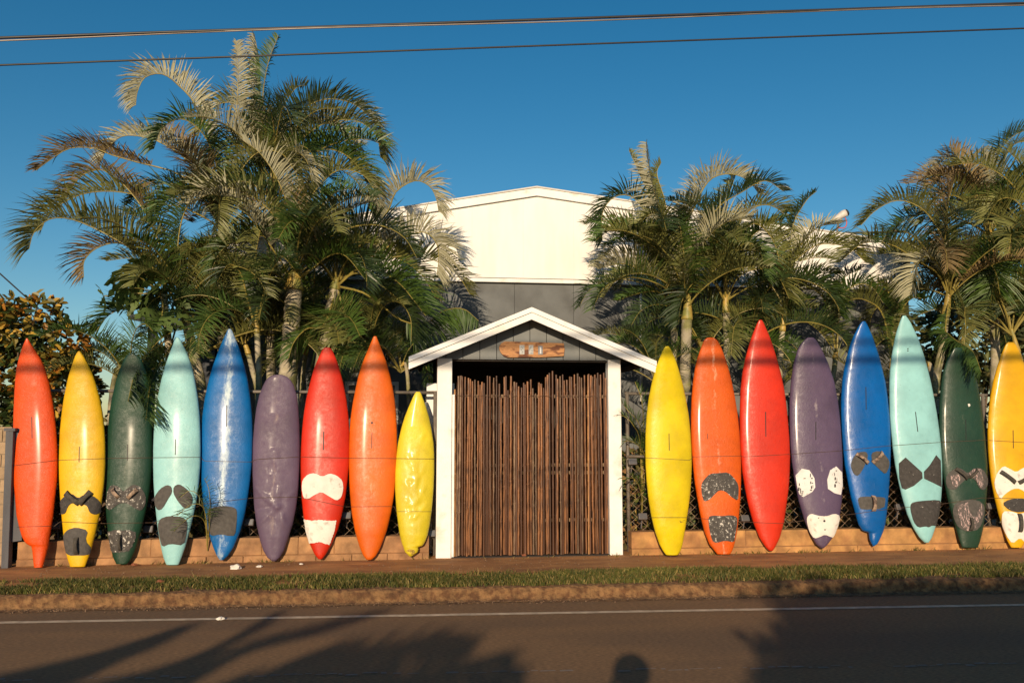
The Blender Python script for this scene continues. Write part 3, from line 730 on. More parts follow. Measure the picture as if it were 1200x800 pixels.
# ------------------------------------------------------------------ small floodlights on the fence
m_lamp = mat('grey_lamp_metal', (0.13, 0.115, 0.115), 0.55, 0.2, 14)
m_lglass = mat('lamp_glass', (0.10, 0.10, 0.11), 0.25, 0.1, 14)
def lamp(px, py, label):
    c = atY(px, py, FY - 0.05); t = thing('floodlight', label, 'lamp', c, 'small floodlights clipped along the fence')
    R = Matrix.Rotation(math.radians(-18), 3, 'X')
    g = MB(); g.box(c + Vector((-.055, -.03, -.04)), c + Vector((.055, .03, .04)), rot=R, origin=c); g.build('housing', m_lamp, t, bevel=.01)
    g = MB(); g.box(c + Vector((-.045, -.034, -.03)), c + Vector((.045, -.031, .03)), rot=R, origin=c); g.build('glass', m_lglass, t)
    g = MB(); g.tube([c + Vector((0, .02, -.03)), c + Vector((0, .05, -.08)), Vector((c.x, FY + .02, c.z - .15))], .009, 6); g.build('bracket', m_lamp, t)
for px, py, l in ((66, 616, 'small grey floodlight between the notched orange board and the golden board'), (174, 620, 'small grey floodlight between the left dark green and mint boards'),
                  (292, 612, 'small grey floodlight between the blue board and the dented purple board'), (406, 604, 'small grey floodlight between the red board and the plain orange board'),
                  (505, 625, 'small grey floodlight between the broken yellow board and the gate post'),
                  (741, 541, 'small grey floodlight high on the fence between the gate post and lemon board'),
                  (753, 605, 'small grey floodlight low on the fence left of the lemon board'), (873, 607, 'small grey floodlight between the padded orange board and tall red board'),
                  (1054, 594, 'small grey floodlight between the deep blue and mint boards'), (1161, 593, 'small grey floodlight between the right dark green board and the last yellow one')):
    lamp(px, py, l)

# ------------------------------------------------------------------ far left post and brick wall
m_greyp = mat('grey_painted_wood', (0.085, 0.085, 0.095), 0.75, 0.2, 8, 0.3, 60, stretch=(1, 1, .2))
m_tan = mat('tan_brick', (0.36, 0.25, 0.15), 0.9, 0.2, 10, 0.4, 60, objrand=.12)
t = thing('gate_post', 'dark grey post with a grey side board at the left end of the low wall', 'post', atZ(12, 664, ZP))
PY = WY - 0.12
a = atY(8, 663, PY); b = atY(21, 505, PY); a0 = atY(0, 663, PY).x
g = MB(); g.prism([Vector((atY(1, 663, PY).x, PY, ZP)), Vector((atY(9.5, 663, PY).x, PY, ZP)), Vector((atY(15.5, 505, PY).x, PY, atY(10, 505, PY).z)), Vector((atY(6.5, 505, PY).x, PY, atY(10, 505, PY).z))], (0, .1, 0)); g.build('post', m_greyp, t, bevel=.006)
g = MB(); g.prism([Vector((atY(9.5, 640, PY + .06).x, PY + .06, atY(9, 636, PY).z)), Vector((atY(25, 640, PY + .06).x, PY + .06, atY(9, 634, PY).z)), Vector((atY(22, 520, PY + .06).x, PY + .06, atY(9, 502, PY).z)), Vector((atY(15, 520, PY + .06).x, PY + .06, atY(9, 502, PY).z))], (0, .04, 0)); g.build('side_board', m_greyp, t)
g = MB(); zt = atY(10, 505, PY).z; g.box((atY(5, 505, PY).x, PY - .01, zt + .001), (atY(18, 505, PY).x, PY + .11, zt + .035)); g.build('cap', m_greyp, t)
t = thing('brick_wall', 'tan brick wall at the far left edge behind the grey post', 'wall', (atY(-40, 660, WY).x, WY + .05, ZP))
xr_ = atY(9, 600, WY + .05).x; xl_ = xr_ - 1.3
zt = atY(4, 500, WY + .05).z
g = MB(); g.box((xl_, WY + .058, ZP - .1), (xr_ - .004, WY + .22, zt - .004)); g.build('core', mat('pale_mortar', (0.25, 0.19, 0.13), .95, .2, 10), t)
z = ZP - .02; row = 0
while z < zt - .03:
    x = xl_ - (.2 if row % 2 else 0)
    while x < xr_:
        p_, q_ = max(x, xl_), min(x + .4, xr_)
        if q_ - p_ > .04:
            g = MB(); g.box((p_ + .005, WY + .05 + rnd.uniform(-.004, .004), z + .005), (q_ - .005, WY + .23, min(z + .135, zt))); g.build('brick', m_tan, t)
        x += .4
    z += .14; row += 1

# ------------------------------------------------------------------ shelter with bamboo gate
m_white = mat('white_paint', (0.82, 0.80, 0.77), 0.6, 0.06, 6, 0.25, 30, color2=(0.58, 0.50, 0.40), c2scale=5, c2lo=.56, c2hi=.82, bdist=0.004)
m_greyw = mat('grey_boarding', (0.18, 0.19, 0.19), 0.75, 0.1, 5, 0.25, 30, bdist=0.005, objrand=.04)
m_dark = mat('dark_timber', (0.035, 0.026, 0.02), 0.85, 0.3, 8, 0.3, 40, stretch=(1, 1, .3))
m_roof = mat('grey_roofing', (0.16, 0.15, 0.145), 0.8, 0.2, 8, 0.3, 50)
SY = atZ(620, 652, ZP).y - 0.02            # front of the posts
def pX(px, Y=None, py=560): return atY(px, py, Y or SY).x
xL0, xL1 = pX(511.5), pX(529); xR0, xR1 = pX(714), pX(729)
zB = atY(620, 421.5, SY).z                 # underside of the gable panel
t = thing('gate_shelter', 'white posted gabled shelter over the bamboo gate', 'shelter', ((xL0 + xR1) / 2, SY, ZP))
for (p_, q_) in ((xL0, xL1), (xR0, xR1)):
    g = MB(); g.box((p_, SY, ZP - .05), (q_, SY + .14, zB + .01)); g.build('post', m_white, t, bevel=.005)
# narrow white board beside the left post
g = MB(); g.box((xL1 + .003, SY + .03, ZP), (xL1 + .034, SY + .07, atY(531, 462, SY).z)); g.build('trim_board', m_white, t)
# gable boards (vertical planks between beam and roof)
YB = SY - 0.25
ap = atY(623, 360, YB); eL = atY(479, 418, YB); eR = atY(769, 423, YB)
zE = (eL.z + eR.z) / 2
slopeL = (ap.z - eL.z) / (ap.x - eL.x); slopeR = (ap.z - eR.z) / (eR.x - ap.x)
def roofz(x): return ap.z - (slopeL * (ap.x - x) if x < ap.x else slopeR * (x - ap.x))
seams = [xL0 + .0, pX(540, py=410), pX(570, py=410), pX(591, py=405), pX(605, py=405), pX(622, py=405), pX(643, py=405), pX(663, py=405), pX(681, py=405), pX(706, py=405), xR1]
seams = [xL0] + [lerp(xL0, xR1, (k + .5) / 11) for k in range(11)] + [xR1]
for p_, q_ in zip(seams, seams[1:]):
    z0 = zB
    pl = [Vector((p_ + .004, SY + .02, z0 + .002)), Vector((q_ - .004, SY + .02, z0 + .002))]
    top = [Vector((q_ - .004, SY + .02, max(z0 + .004, roofz(q_) - .10)))]
    if p_ < ap.x < q_: top.append(Vector((ap.x, SY + .02, ap.z - .10)))
    top.append(Vector((p_ + .004, SY + .02, max(z0 + .004, roofz(p_) - .10))))
    g = MB(); g.prism(pl + top, (0, .03, 0)); g.build('gable_board', m_greyw, t)
g = MB(); g.prism([Vector((xL0, SY + .052, zB - .02)), Vector((xR1, SY + .052, zB - .02)), Vector((xR1, SY + .052, roofz(xR1) - .105)), Vector((ap.x, SY + .052, ap.z - .105)), Vector((xL0, SY + .052, roofz(xL0) - .105))], (0, .06, 0)); g.build('beam', m_dark, t)
# barge boards, each side: outer narrow moulding and inner wide board
for side, e in ((-1, eL), (1, eR)):
    d = (e - ap); d.y = 0; dn = d.normalized(); nn = Vector((-dn.z, 0, dn.x)); nn = nn if nn.z < 0 else -nn
    def band(o0, o1, yy, th, nm, mm, ext=0.0):
        c0 = ap + Vector((0, 0, -o0 / abs(dn.x) )); c1_ = ap + Vector((0, 0, -o1 / abs(dn.x)))
        L0 = c0 + dn * (d.length); L1 = c1_ + dn * (d.length)
        g = MB(); g.prism([Vector((p.x, yy, p.z)) for p in (c0, L0, L1, c1_)], (0, th, 0)); g.build(nm, mm, t)
    band(0.0, 0.055, YB - .02, .035, 'barge_moulding', m_white); band(0.058, 0.135, YB, .03, 'barge_board', m_white)
    # roof slab with battens underneath
    Y0, Y1 = YB + .034, SY + 1.9
    A = ap + Vector((0, 0, -.012)); B = A + dn * d.length
    g = MB(); g.prism([Vector((A.x, Y0, A.z)), Vector((B.x, Y0, B.z)), Vector((B.x, Y0, B.z)) + nn * .03, Vector((A.x, Y0, A.z - .03 / abs(dn.x)))], (0, Y1 - Y0, 0)); g.build('roof', m_roof, t)
    for k in range(1, 6):
        P = A + dn * d.length * (k / 5.6) + nn * .032
        g = MB(); g.prism([Vector((P.x, Y0, P.z)), Vector((P.x, Y0, P.z)) + dn * .05, Vector((P.x, Y0, P.z)) + dn * .05 + nn * .05, Vector((P.x, Y0, P.z)) + nn * .05], (0, Y1 - Y0, 0)); g.build('batten', m_dark, t)
# side walls, back wall and dark ceiling of the shelter
for x0, x1 in ((xL0 + .02, xL0 + .06), (xR1 - .06, xR1 - .02)):
    g = MB(); g.box((x0, SY + .5, ZP), (x1, SY + 1.85, zB)); g.build('side_wall', m_dark, t)
g = MB(); g.box((xL0, SY + 1.86, ZP), (xR1, SY + 1.9, zB + .2)); g.build('back_wall', m_dark, t)
g = MB(); g.box((xL0 + .03, SY + .12, zB + .01), (xR1 - .03, SY + 1.85, zB + .03)); g.build('ceiling', m_dark, t)
wy = SY + .45
g = MB(); g.box((pX(499, wy), wy, ZP), (pX(515, wy), wy + .04, atY(505, 449, wy).z)); g.build('wing_panel', m_white, t)
g = MB(); g.box((pX(514, wy), wy + .001, ZP), (pX(532, wy), wy + .04, atY(505, 449, wy).z)); g.build('wing_panel', m_white, t)

# old board sign
m_sign = mat('weathered_plywood', (0.52, 0.25, 0.10), 0.7, 0.25, 9, 0.5, 50, color2=(0.13, 0.045, 0.02), c2scale=9, c2lo=.49, c2hi=.60, stretch=(.6, 1, 1.8))
def zs(x, y): return (575 + x / 12, 390 + y / 12)
sy = SY - .015
ts = thing('wooden_sign', 'weathered brown wooden board with three small pale tiles under the gable', 'sign', atY(623, 409, sy))
poly = [(118,215),(125,180),(150,145),(200,120),(600,128),(1030,145),(1040,230),(1030,325),(700,345),(240,345),(180,320),(140,275)]
g = MB(); g.prism([atY(*zs(*p), sy) for p in poly], (0, .022, 0)); g.build('board', m_sign, ts, bevel=.003)
tile_m = mat('pale_tile', (0.42, 0.42, 0.40), .4, .15, 40)
for (x0, x1, y0, y1) in ((405, 475, 170, 300), (535, 600, 170, 300), (668, 732, 180, 305)):
    q = [atY(*zs(*p), sy - .006) for p in ((x0, y0), (x1, y0), (x1, y1), (x0, y1))]
    g = MB(); g.prism(q, (0, .006, 0)); g.build('tile', tile_m if x0 < 650 else mat('grey_tile', (0.2, .21, .23), .4, .15, 40), ts)
fig = mat('tile_figure_dark', (0.2, 0.2, 0.22), .5, .1, 30); figl = mat('tile_figure_light', (0.6, 0.6, 0.62), .5, .1, 30)
def mark(x0, y0, x1, y1, m=fig):
    q = [atY(*zs(*p), sy - .009) for p in ((x0, y0), (x1, y0), (x1, y1), (x0, y1))]
    g = MB(); g.prism(q, (0, .003, 0)); g.build('mark', m, ts)
for r in ((425,190,435,205),(445,205,455,222),(428,230,440,245),(442,255,452,272)): mark(*r)
for r in ((545,205,553,250),(560,185,568,220),(575,240,590,256),(560,275,590,284)): mark(*r)
for r in ((688,200,712,212),(692,212,712,290)): mark(*r, m=figl)

# bamboo gate
BY = SY + .075
tg = thing('bamboo_gate', 'closed gate of upright dark brown bamboo poles between the white posts', 'gate', ((xL1 + xR0) / 2, BY, ZP))
bam = [mat('bamboo_brown', (0.21, 0.088, 0.034), .38, .35, 2.2, 0, 60, stretch=(.35, .35, 4), objrand=.4, color2=(0.06, 0.025, 0.012), c2scale=3),
       mat('bamboo_dark', (0.075, 0.03, 0.014), .4, .35, 2.2, 0, 60, stretch=(.35, .35, 4), objrand=.4),
       mat('bamboo_grey', (0.19, 0.115, 0.065), .45, .35, 2.2, 0, 60, stretch=(.35, .35, 4), objrand=.3, color2=(0.07, 0.032, 0.018), c2scale=4),
       mat('bamboo_golden', (0.40, 0.20, 0.07), .5, .3, 2.2, 0, 60, stretch=(.35, .35, 4), objrand=.3, color2=(0.2, 0.08, 0.03), c2scale=4)]
def bamboo_mesh(seed, m):
    rn = random.Random(seed); g = MB(); pts = []; rad = []; z = 0; ph = rn.uniform(0, 6)
    nodes = []; zz = rn.uniform(.1, .3)
    while zz < .98: nodes.append(zz); zz += rn.uniform(.11, .15)
    ks = sorted(set([0, 1.0] + [k / 9 for k in range(10)] + nodes + [n - .006 for n in nodes] + [n + .006 for n in nodes]))
    for k in ks:
        r = 1.0 - .12 * k
        if k in nodes: r *= 1.24
        pts.append(Vector((.25 * math.sin(k * 3 + ph), .15 * math.cos(k * 2.3 + ph), k))); rad.append(r)
    # unit pole: radius scaled by object scale in x and y
    i0 = 0
    for p, r in zip(pts, rad):
        for j in range(7):
            th = 2 * PI * j / 7; g.v.append(Vector((p.x + r * math.cos(th), p.y + r * math.sin(th), p.z)))
    for k in range(len(pts) - 1):
        for j in range(7):
            A = k * 7 + j; B = k * 7 + (j + 1) % 7; g.face((A, B, B + 7, A + 7))
    g.face([(len(pts) - 1) * 7 + j for j in range(7)])
    return g.mesh('bamboo_pole', [m], True)
BM = [[bamboo_mesh(10 * i + j, bam[i]) for j in range(4)] for i in range(4)]
xg0, xg1 = xL1 + .03, xR0 - .006
tops = [(531,462),(536,440),(548,441),(551,447),(555,441),(562,452),(566,441),(578,442),(584,440),(587,458),(590,440),(599,439),(603,447),(608,452),(611,447),(614,440),(617,457),(621,440),(626,455),(630,452),(633,444),(637,455),(641,439),(645,434),(649,435),(654,443),(660,439),(666,438),(672,441),(678,438),(684,441),(690,439),(697,437),(714,437)]
tg0 = tg.location
def add_pole(x, y, zt_, r, kind=None):
    k = kind if kind is not None else rnd.choices((0, 1, 2, 3), (44, 34, 15, 7))[0]
    o = child('bamboo_pole', rnd.choice(BM[k]), tg, Vector((x, y, ZP + .01 + rnd.uniform(0, .015))) - tg0,
              (rnd.gauss(0, .002), rnd.gauss(0, .0042), rnd.uniform(0, 6.28)), (r, r, zt_ - ZP - .01))
n = 63
for k in range(n):
    px = lerp(533, 711.5, k / (n - 1)) + rnd.uniform(-.9, .9)
    x = pX(px, BY); zt_ = atY(px, interp(tops, px) + rnd.choice((0, 0, 1, 2, 3, 8)), BY).z
    add_pole(x, BY + rnd.uniform(-.008, .008), zt_, rnd.uniform(.011, .0165))
for k in range(44):
    px = lerp(532, 712, k / 43) + rnd.uniform(-1, 1)
    add_pole(pX(px, BY + .035), BY + .036 + rnd.uniform(0, .012), atY(px, interp(tops, px) + rnd.uniform(3, 25), BY).z, rnd.uniform(.012, .016), rnd.choice((0, 1, 1)))
for zz in (464, 545, 554, 610):
    z = atY(620, zz, BY).z
    g = MB(); g.box((xg0, BY + .06, z - .02), (xg1, BY + .085, z + .02)); g.build('rail', mat('gate_rail', (.22, .15, .09), .8, .2, 10), tg)
z = atY(620, 464, BY).z
g = MB(); g.tube([(lerp(xg0, xg1, k / 60), BY - .022 + .004 * math.sin(k * 2.1), z + .006 * math.sin(k * 1.3)) for k in range(61)], .0025, 4); g.build('binding_wire', m_wire, tg)
g = MB(); g.box((xL1 + .01, SY - .02, ZP - .01), (xR0 + .0, SY + .16, ZP + .012)); g.build('sill', m_dark, t)

# ------------------------------------------------------------------ main building
WB = SY + 3.3                 # building front
m_wwall = mat('cream_white_siding', (0.82, 0.80, 0.76), 0.65, 0.04, 3, 0.15, 20, color2=(0.78, 0.73, 0.66), c2scale=1.2, c2lo=.5, c2hi=.75, stretch=(2, 1, .5), bdist=.004)
m_gwall = mat('grey_stucco', (0.150, 0.158, 0.160), 0.9, 0.12, 3, 0.4, 24, color2=(0.118, 0.122, 0.122), c2scale=1.6, bdist=.008, objrand=.04)
tb = thing('warehouse', 'long building with white gabled upper wall and grey lower wall behind the palms', 'building', (atY(628, 500, WB).x, WB, ZP))
pk = atY(628, 224, WB); bl = atY(240, 284, WB); br = atY(1062, 290, WB)
xl0, xr0 = bl.x, br.x
zL, zR = bl.z, br.z
def wz(x): return lerp(zL, pk.z, (x - xl0) / (pk.x - xl0)) if x < pk.x else lerp(pk.z, zR, (x - pk.x) / (xr0 - pk.x))
zt = atY(628, 330, WB).z
# lower wall in wide panels
nP = 12
for k in range(nP):
    a, b = lerp(xl0, xr0, k / nP), lerp(xl0, xr0, (k + 1) / nP)
    g = MB(); g.box((a + .003, WB, ZP - .1), (b - .003, WB + .12, zt - .03)); g.build('lower_panel', m_gwall, tb)
g = MB(); g.box((xl0 + .02, WB + .125, ZP - .1), (xr0 - .02, WB + .2, min(zL, zR) - .15)); g.build('backing_wall', m_gwall, tb)
# upper siding panels
seams = [lerp(xl0, xr0, k / 14) for k in range(15)]
for a, b in zip(seams, seams[1:]):
    a2, b2 = a + .0006, b - .0006
    top = [Vector((b2, WB - .05, wz(b2) - .04))]
    if a2 < pk.x < b2: top.append(Vector((pk.x, WB - .05, pk.z - .04)))
    top.append(Vector((a2, WB - .05, wz(a2) - .04)))
    g = MB(); g.prism([Vector((a2, WB - .05, zt + .045)), Vector((b2, WB - .05, zt + .045))] + top, (0, .16, 0)); g.build('upper_panel', m_wwall, tb)
g = MB(); g.box((xl0 - .01, WB - .075, zt - .03), (xr0 + .01, WB + .1, zt + .03)); g.build('drip_trim', m_white, tb)
g = MB(); g.box((xl0 - .01, WB - .057, zt + .032), (xr0 + .01, WB + .1, zt + .043)); g.build('flashing', m_dark, tb)
for (xa_, za_, xb_, zb_) in ((xl0 - .05, wz(xl0) - .0, pk.x, pk.z), (pk.x, pk.z, xr0 + .03, wz(xr0))):
    g = MB(); g.prism([Vector((xa_, WB - .10, za_ - .10)), Vector((xb_, WB - .10, zb_ - .10)), Vector((xb_, WB - .10, zb_ + .03)), Vector((xa_, WB - .10, za_ + .03))], (0, .04, 0)); g.build('rake_trim', m_white, tb)
    g = MB(); g.prism([Vector((xa_, WB - .12, za_ + .032)), Vector((xb_, WB - .12, zb_ + .032)), Vector((xb_, WB - .12, zb_ + .055)), Vector((xa_, WB - .12, za_ + .055))], (0, 14, 0)); g.build('roof', mat('pale_metal_roof', (.6, .56, .5), .5, .05, 3), tb)
g = MB()
g.box((xl0, WB + .13, ZP), (xl0 + .12, WB + 13.8, zL - .12)); g.build('end_wall', m_gwall, tb)
g = MB(); g.box((xr0 - .12, WB + .13, ZP), (xr0 - .002, WB + 13.8, zR - .12)); g.build('end_wall', m_gwall, tb)
g = MB(); g.box((xr0 - .10, WB - .07, zt + .05), (xr0 + .02, WB + .12, zR - .12)); g.build('corner_trim', mat('grey_corner', (.35, .35, .34), .7, .1, 5), tb)
# open lean-to at the left end: beam, brace and post
m_blued = mat('dark_grey_frame', (0.05, 0.055, 0.065), .8, .15, 6)
xo = atY(216, 345, WB).x; zo = atY(230, 338, WB).z; zo2 = atY(230, 356, WB).z
g = MB(); g.box((xo, WB - .1, zo2), (xl0 - .004, WB + 3, zo)); g.build('lean_to_roof', m_blued, tb)
g = MB(); g.box((xo + .02, WB - .102, zo + .003), (xl0 - .07, WB + 3, zo + .3)); g.build('parapet', m_wwall, tb)
g = MB(); g.tube([(xo - 1.0, WB + .6, atY(160, 365, WB).z), (xl0, WB + .6, atY(250, 384, WB).z)], .05, 4); g.build('brace', m_blued, tb)
g = MB(); g.box((xl0 - .03, WB - .13, ZP), (xl0 + .24, WB - .004, zo + .0)); g.build('corner_post', m_blued, tb)
g = MB(); g.box((atY(168, 345, WB).x, WB + .3, ZP), (atY(168, 345, WB).x + .12, WB + .42, zo2)); g.build('lean_to_post', m_blued, tb)
# window with white trim on the lower wall
wx0, wx1 = atY(404, 470, WB).x, atY(467, 470, WB).x; wz1 = atY(440, 447, WB).z; wz0 = 1.0
for nm, lo, hi in (('window_head', (wx0, WB - .03, wz1 - .06), (wx1, WB - .002, wz1)), ('window_jamb', (wx1 - .06, WB - .028, wz0), (wx1, WB - .002, wz1 - .062)), ('window_jamb', (wx0, WB - .028, wz0), (wx0 + .06, WB - .002, wz1 - .062))):
    g = MB(); g.box(lo, hi); g.build(nm, m_white, tb)
g = MB(); g.box((wx0 + .06, WB - .012, wz0), (wx1 - .06, WB - .003, wz1 - .06)); g.build('window_pane', mat('dusty_glass', (.09, .10, .11), .25, .2, 3), tb)
cp = [(751, 448), (751, 347)]
g = MB(); g.tube([atY(751, 470, WB - .16), atY(751, 347, WB - .16), atY(751, 338, WB - .05)], .022, 8); g.build('conduit', m_white, tb, smooth=True)
# antenna pipe over the roof at right
a = atY(985, 273.5, WB + .3); b = atY(1062, 271.5, WB + .3)
g = MB(); g.tube([a, b], .022, 6); g.build('pipe', m_blued, tb)
for px in (1000, 1040):
    g = MB(); g.tube([atY(px, 273, WB + .3), atY(px, 292, WB + .3)], .018, 6); g.build('pipe_bracket', m_blued, tb)
# roof floodlight
c = atY(985, 254, WB + .2)
tf = thing('security_light', 'small pale floodlight with a hanging red cable on the roof edge', 'lamp', c)
R = Matrix.Rotation(math.radians(-28), 3, 'Y')
g = MB(); g.tube([c + Vector((-.14, 0, -.08)), c + Vector((-.06, 0, -.02)), c + Vector((.05, 0, .05)), c + Vector((.10, -.02, .07))], [.03, .05, .07, .065], 10); g.build('housing', mat('pale_lamp_body', (.6, .55, .5), .5, .1, 20), tf, smooth=True)
g = MB(); g.tube([c + Vector((.098, -.02, .068)), c + Vector((.12, -.022, .078))], [.066, .055], 10); g.build('lens', m_black, tf, smooth=True)
g = MB(); g.tube([c + Vector((-.02, 0, -.04)), c + Vector((-.07, 0, -.2)), c + Vector((-.08, 0, -.42))], .018, 6); g.build('bracket', m_lamp, tf)
g = MB(); g.tube(crom([c + Vector((.08, 0, 0)), c + Vector((.11, 0, -.1)), c + Vector((.07, 0, -.19)), c + Vector((-.05, 0, -.2))], 14), .009, 5); g.build('cable', mat('red_cable', (.6, .08, .05), .5, .1, 9), tf, smooth=True)

# ------------------------------------------------------------------ overhead cables
def cable(name, label, pA, pB, Y, r, m, ext=14, sag=.25, n=40, twist=0, group=None):
    a, b = atY(*pA, Y), atY(*pB, Y); d = (b - a); a = a - d * ext / d.length; b = b + d * ext / d.length
    g = MB(); pts = []
    for k in range(n + 1):
        u = k / n; pts.append(a.lerp(b, u) + Vector((0, 0, 0)))
    g.tube(pts, r, 6, 0)
    if twist:
        N2 = 700; pp = []
        for k in range(N2 + 1):
            u = k / N2; L_ = u * (b - a).length; ph = L_ * twist
            pp.append(a.lerp(b, u) + Vector((0, math.cos(ph), math.sin(ph))) * (r * .7) + Vector((0, 0, -r * 1.5)))
        g.tube(pp, r * .62, 5, 1)
    g.build(name, m, smooth=True, label=label, category='cable')
m_cb = mat('black_cable', (.03, .028, .028), .5, .2, 5); m_ca = mat('aluminium_strand', (.26, .23, .21), .5, .2, 5, metal=.4)
cable('power_cable', 'thick twisted overhead cable crossing the top of the sky', (0, 44.5), (1200, 4), 6.5, .0105, [m_cb, m_ca], twist=1.3)
cable('power_cable', 'thinner dark overhead cable running just below the thick one', (0, 76.5), (1200, 33.5), 6.9, .0075, [m_cb])
a, b = atY(-25, 298, 22), atY(45, 361, 22)
g = MB(); g.tube([a + (a - b) * 4, b], .018, 5); g.build('service_wire', m_cb, label='short dark wire slanting down behind the shrub at far left', category='wire')
# the cable bundle behind the viewpoint whose shadow crosses the board noses
def back_line(pA, pB, Yw, Yc):
    a, b = atY(*pA, Yw), atY(*pB, Yw)
    f = lambda p: p - L * ((p.y - Yc) / L.y)
    a, b = f(a), f(b); d = (b - a).normalized()
    return a - d * 18, b + d * 18
for (pA, pB, r, lab) in (((30, 437), (1180, 420), .043, 'thick telephone cable bundle behind the viewpoint shading the board noses'),
                         ((30, 416), (1180, 399), .03, 'thinner telephone cable above the thick bundle behind the viewpoint')):
    a, b = back_line(pA, pB, WY + .12, -2.6)
    g = MB(); g.tube([a.lerp(b, k / 20) for k in range(21)], r, 8); g.build('telephone_cable', m_cb, smooth=True, label=lab, category='cable')

# ------------------------------------------------------------------ palms
LEAF = {'olive': mat('palm_olive', (0.155, 0.16, 0.042), .5, .3, 3, transl=.22, objrand=.22),
        'green': mat('palm_green', (0.065, 0.115, 0.020), .45, .3, 3, transl=.25, objrand=.25),
        'pale': mat('palm_pale_underside', (0.34, 0.32, 0.20), .6, .15, 3, transl=.15, objrand=.12),
        'brown': mat('palm_dry', (0.22, 0.15, 0.06), .7, .3, 3, transl=.15, objrand=.2),
        'dark': mat('palm_dark', (0.038, 0.062, 0.018), .4, .3, 3, transl=.2, objrand=.25)}
m_rach = mat('palm_rachis', (0.25, 0.20, 0.045), .55, .3, 6)
m_shaft = mat('palm_crownshaft', (0.42, 0.28, 0.06), .5, .25, 6, 0.2, 20, color2=(0.2, 0.2, 0.05), c2scale=5)
m_trunk = mat('palm_trunk', (0.36, 0.31, 0.22), .8, .3, 7, 0.5, 40, color2=(0.20, 0.19, 0.07), c2scale=4)
def frond_geo(P, leaf=.5, n=40, roll=0.0, vee=.75, side=.65, fwd=.42, start=.2, droop=.38, wd=.0195, seed=0, r0=.016):
    rn = random.Random(seed); K_ = 64; C = crom(P, K_); g = MB(); leaf *= 1.22
    # arc length
    S = [0]
    for a, b in zip(C, C[1:]): S.append(S[-1] + (b - a).length)
    Ln = S[-1]
    pn = (C[K_ // 2] - C[0]).cross(C[-1] - C[0])
    if pn.length < 0.02 * Ln * Ln: pn = (C[-1] - C[0]).cross(Vector((0.3, 1, 0.1))) .cross(C[-1] - C[0])
    pn.normalize()
    avg = Vector((0, 0, 0))
    for k in range(K_ - 1):
        T = (C[k + 1] - C[k]).normalized(); avg += pn.cross(T)
    conv = ((C[0] + C[-1]) / 2 - C[K_ // 2])
    ref = -conv if conv.length > .06 * Ln else Vector((0, 0, 1))
    if avg.dot(ref) < 0: pn = -pn
    g.tube(C[::3] + [C[-1]], [lerp(r0, .003, (k / len(C[::3])) ** .7) for k in range(len(C[::3]) + 1)], 5, 1, cap=False)
    for i in range(n):
        for sd in (-1, 1):
            u = start + (1 - start) * (i + rn.uniform(-.25, .25) + (.25 if sd > 0 else 0)) / n
            u = min(max(u, start), .999); x = u * Ln
            k = 0; lo, hi = 0, K_ - 1
            while hi - lo > 1:
                md = (lo + hi) // 2
                if S[md] <= x: lo = md
                else: hi = md
            f = (x - S[lo]) / max(1e-6, S[hi] - S[lo]); p = C[lo].lerp(C[hi], f); T = (C[hi] - C[lo]).normalized()
            Sd = (pn - T * pn.dot(T)).normalized(); Nn = Sd.cross(T)
            if roll:
                M_ = Matrix.Rotation(roll, 3, T); Sd = M_ @ Sd; Nn = M_ @ Nn
            v = (u - start) / (1 - start)
            Lf = leaf * (0.5 + .5 * min(1, v * 4)) * (1 - .7 * max(0, (v - .45) / .55) ** 1.6) * rn.uniform(.86, 1.08)
            fw = lerp(fwd * .6, fwd * 1.7, v)
            d = (T * fw + Nn * vee * rn.uniform(.8, 1.2) + Sd * sd * side * rn.uniform(.75, 1.25)).normalized()
            W = (T - d * T.dot(d)).normalized()
            W = (W + d.cross(W) * rn.uniform(-.5, .5) * 1.0).normalized()
            if rn.random() < .03: continue
            w0 = wd * rn.uniform(.8, 1.15); i0 = len(g.v)
            dr = droop * rn.uniform(.4, 1.6)
            bend = T * rn.uniform(-.03, .10)
            for q, (uu, ww) in enumerate(((0, .5), (.3, 1.0), (.65, .75))):
                c = p + d * Lf * uu + (Vector((0, 0, -1)) * dr + bend) * Lf * uu * uu
                g.v += [c - W * w0 * ww * .5, c + W * w0 * ww * .5]
            c = p + d * Lf + (Vector((0, 0, -1)) * dr + bend) * Lf
            g.v.append(c)
            g.face((i0, i0 + 1, i0 + 3, i0 + 2)); g.face((i0 + 2, i0 + 3, i0 + 5, i0 + 4)); g.face((i0 + 4, i0 + 5, i0 + 6))
    return g
# shared template fronds: root at origin, growing up and over +X
def template(seed, length, arch, leaf, kind, n=64, **kw):
    P = []; a = math.radians(82); p = Vector((0, 0, 0)); st = length / 7
    rn = random.Random(seed)
    for k in range(8):
        P.append(p.copy()); p = p + Vector((math.cos(a), rn.uniform(-.06, .06), math.sin(a))) * st; a -= math.radians(arch / 7 * (0.5 + k * .16))
    return frond_geo(P, leaf, n, seed=seed, **kw).mesh('frond_mesh', [LEAF[kind], m_rach])
TEMP = {}
def get_temp(kind):
    if kind not in TEMP:
        TEMP[kind] = [template(100 + i * 7 + hash_(kind), L_, ar, lf, kind, roll=ro) for i, (L_, ar, lf, ro) in enumerate(((2.1, 120, .48, 0), (1.8, 95, .46, .5), (1.9, 150, .46, -.4), (1.5, 75, .42, .2)))]
    return TEMP[kind]
def hash_(s): return sum(ord(c) for c in s) % 50
PALMG = 'areca palms between the fence and the warehouse'
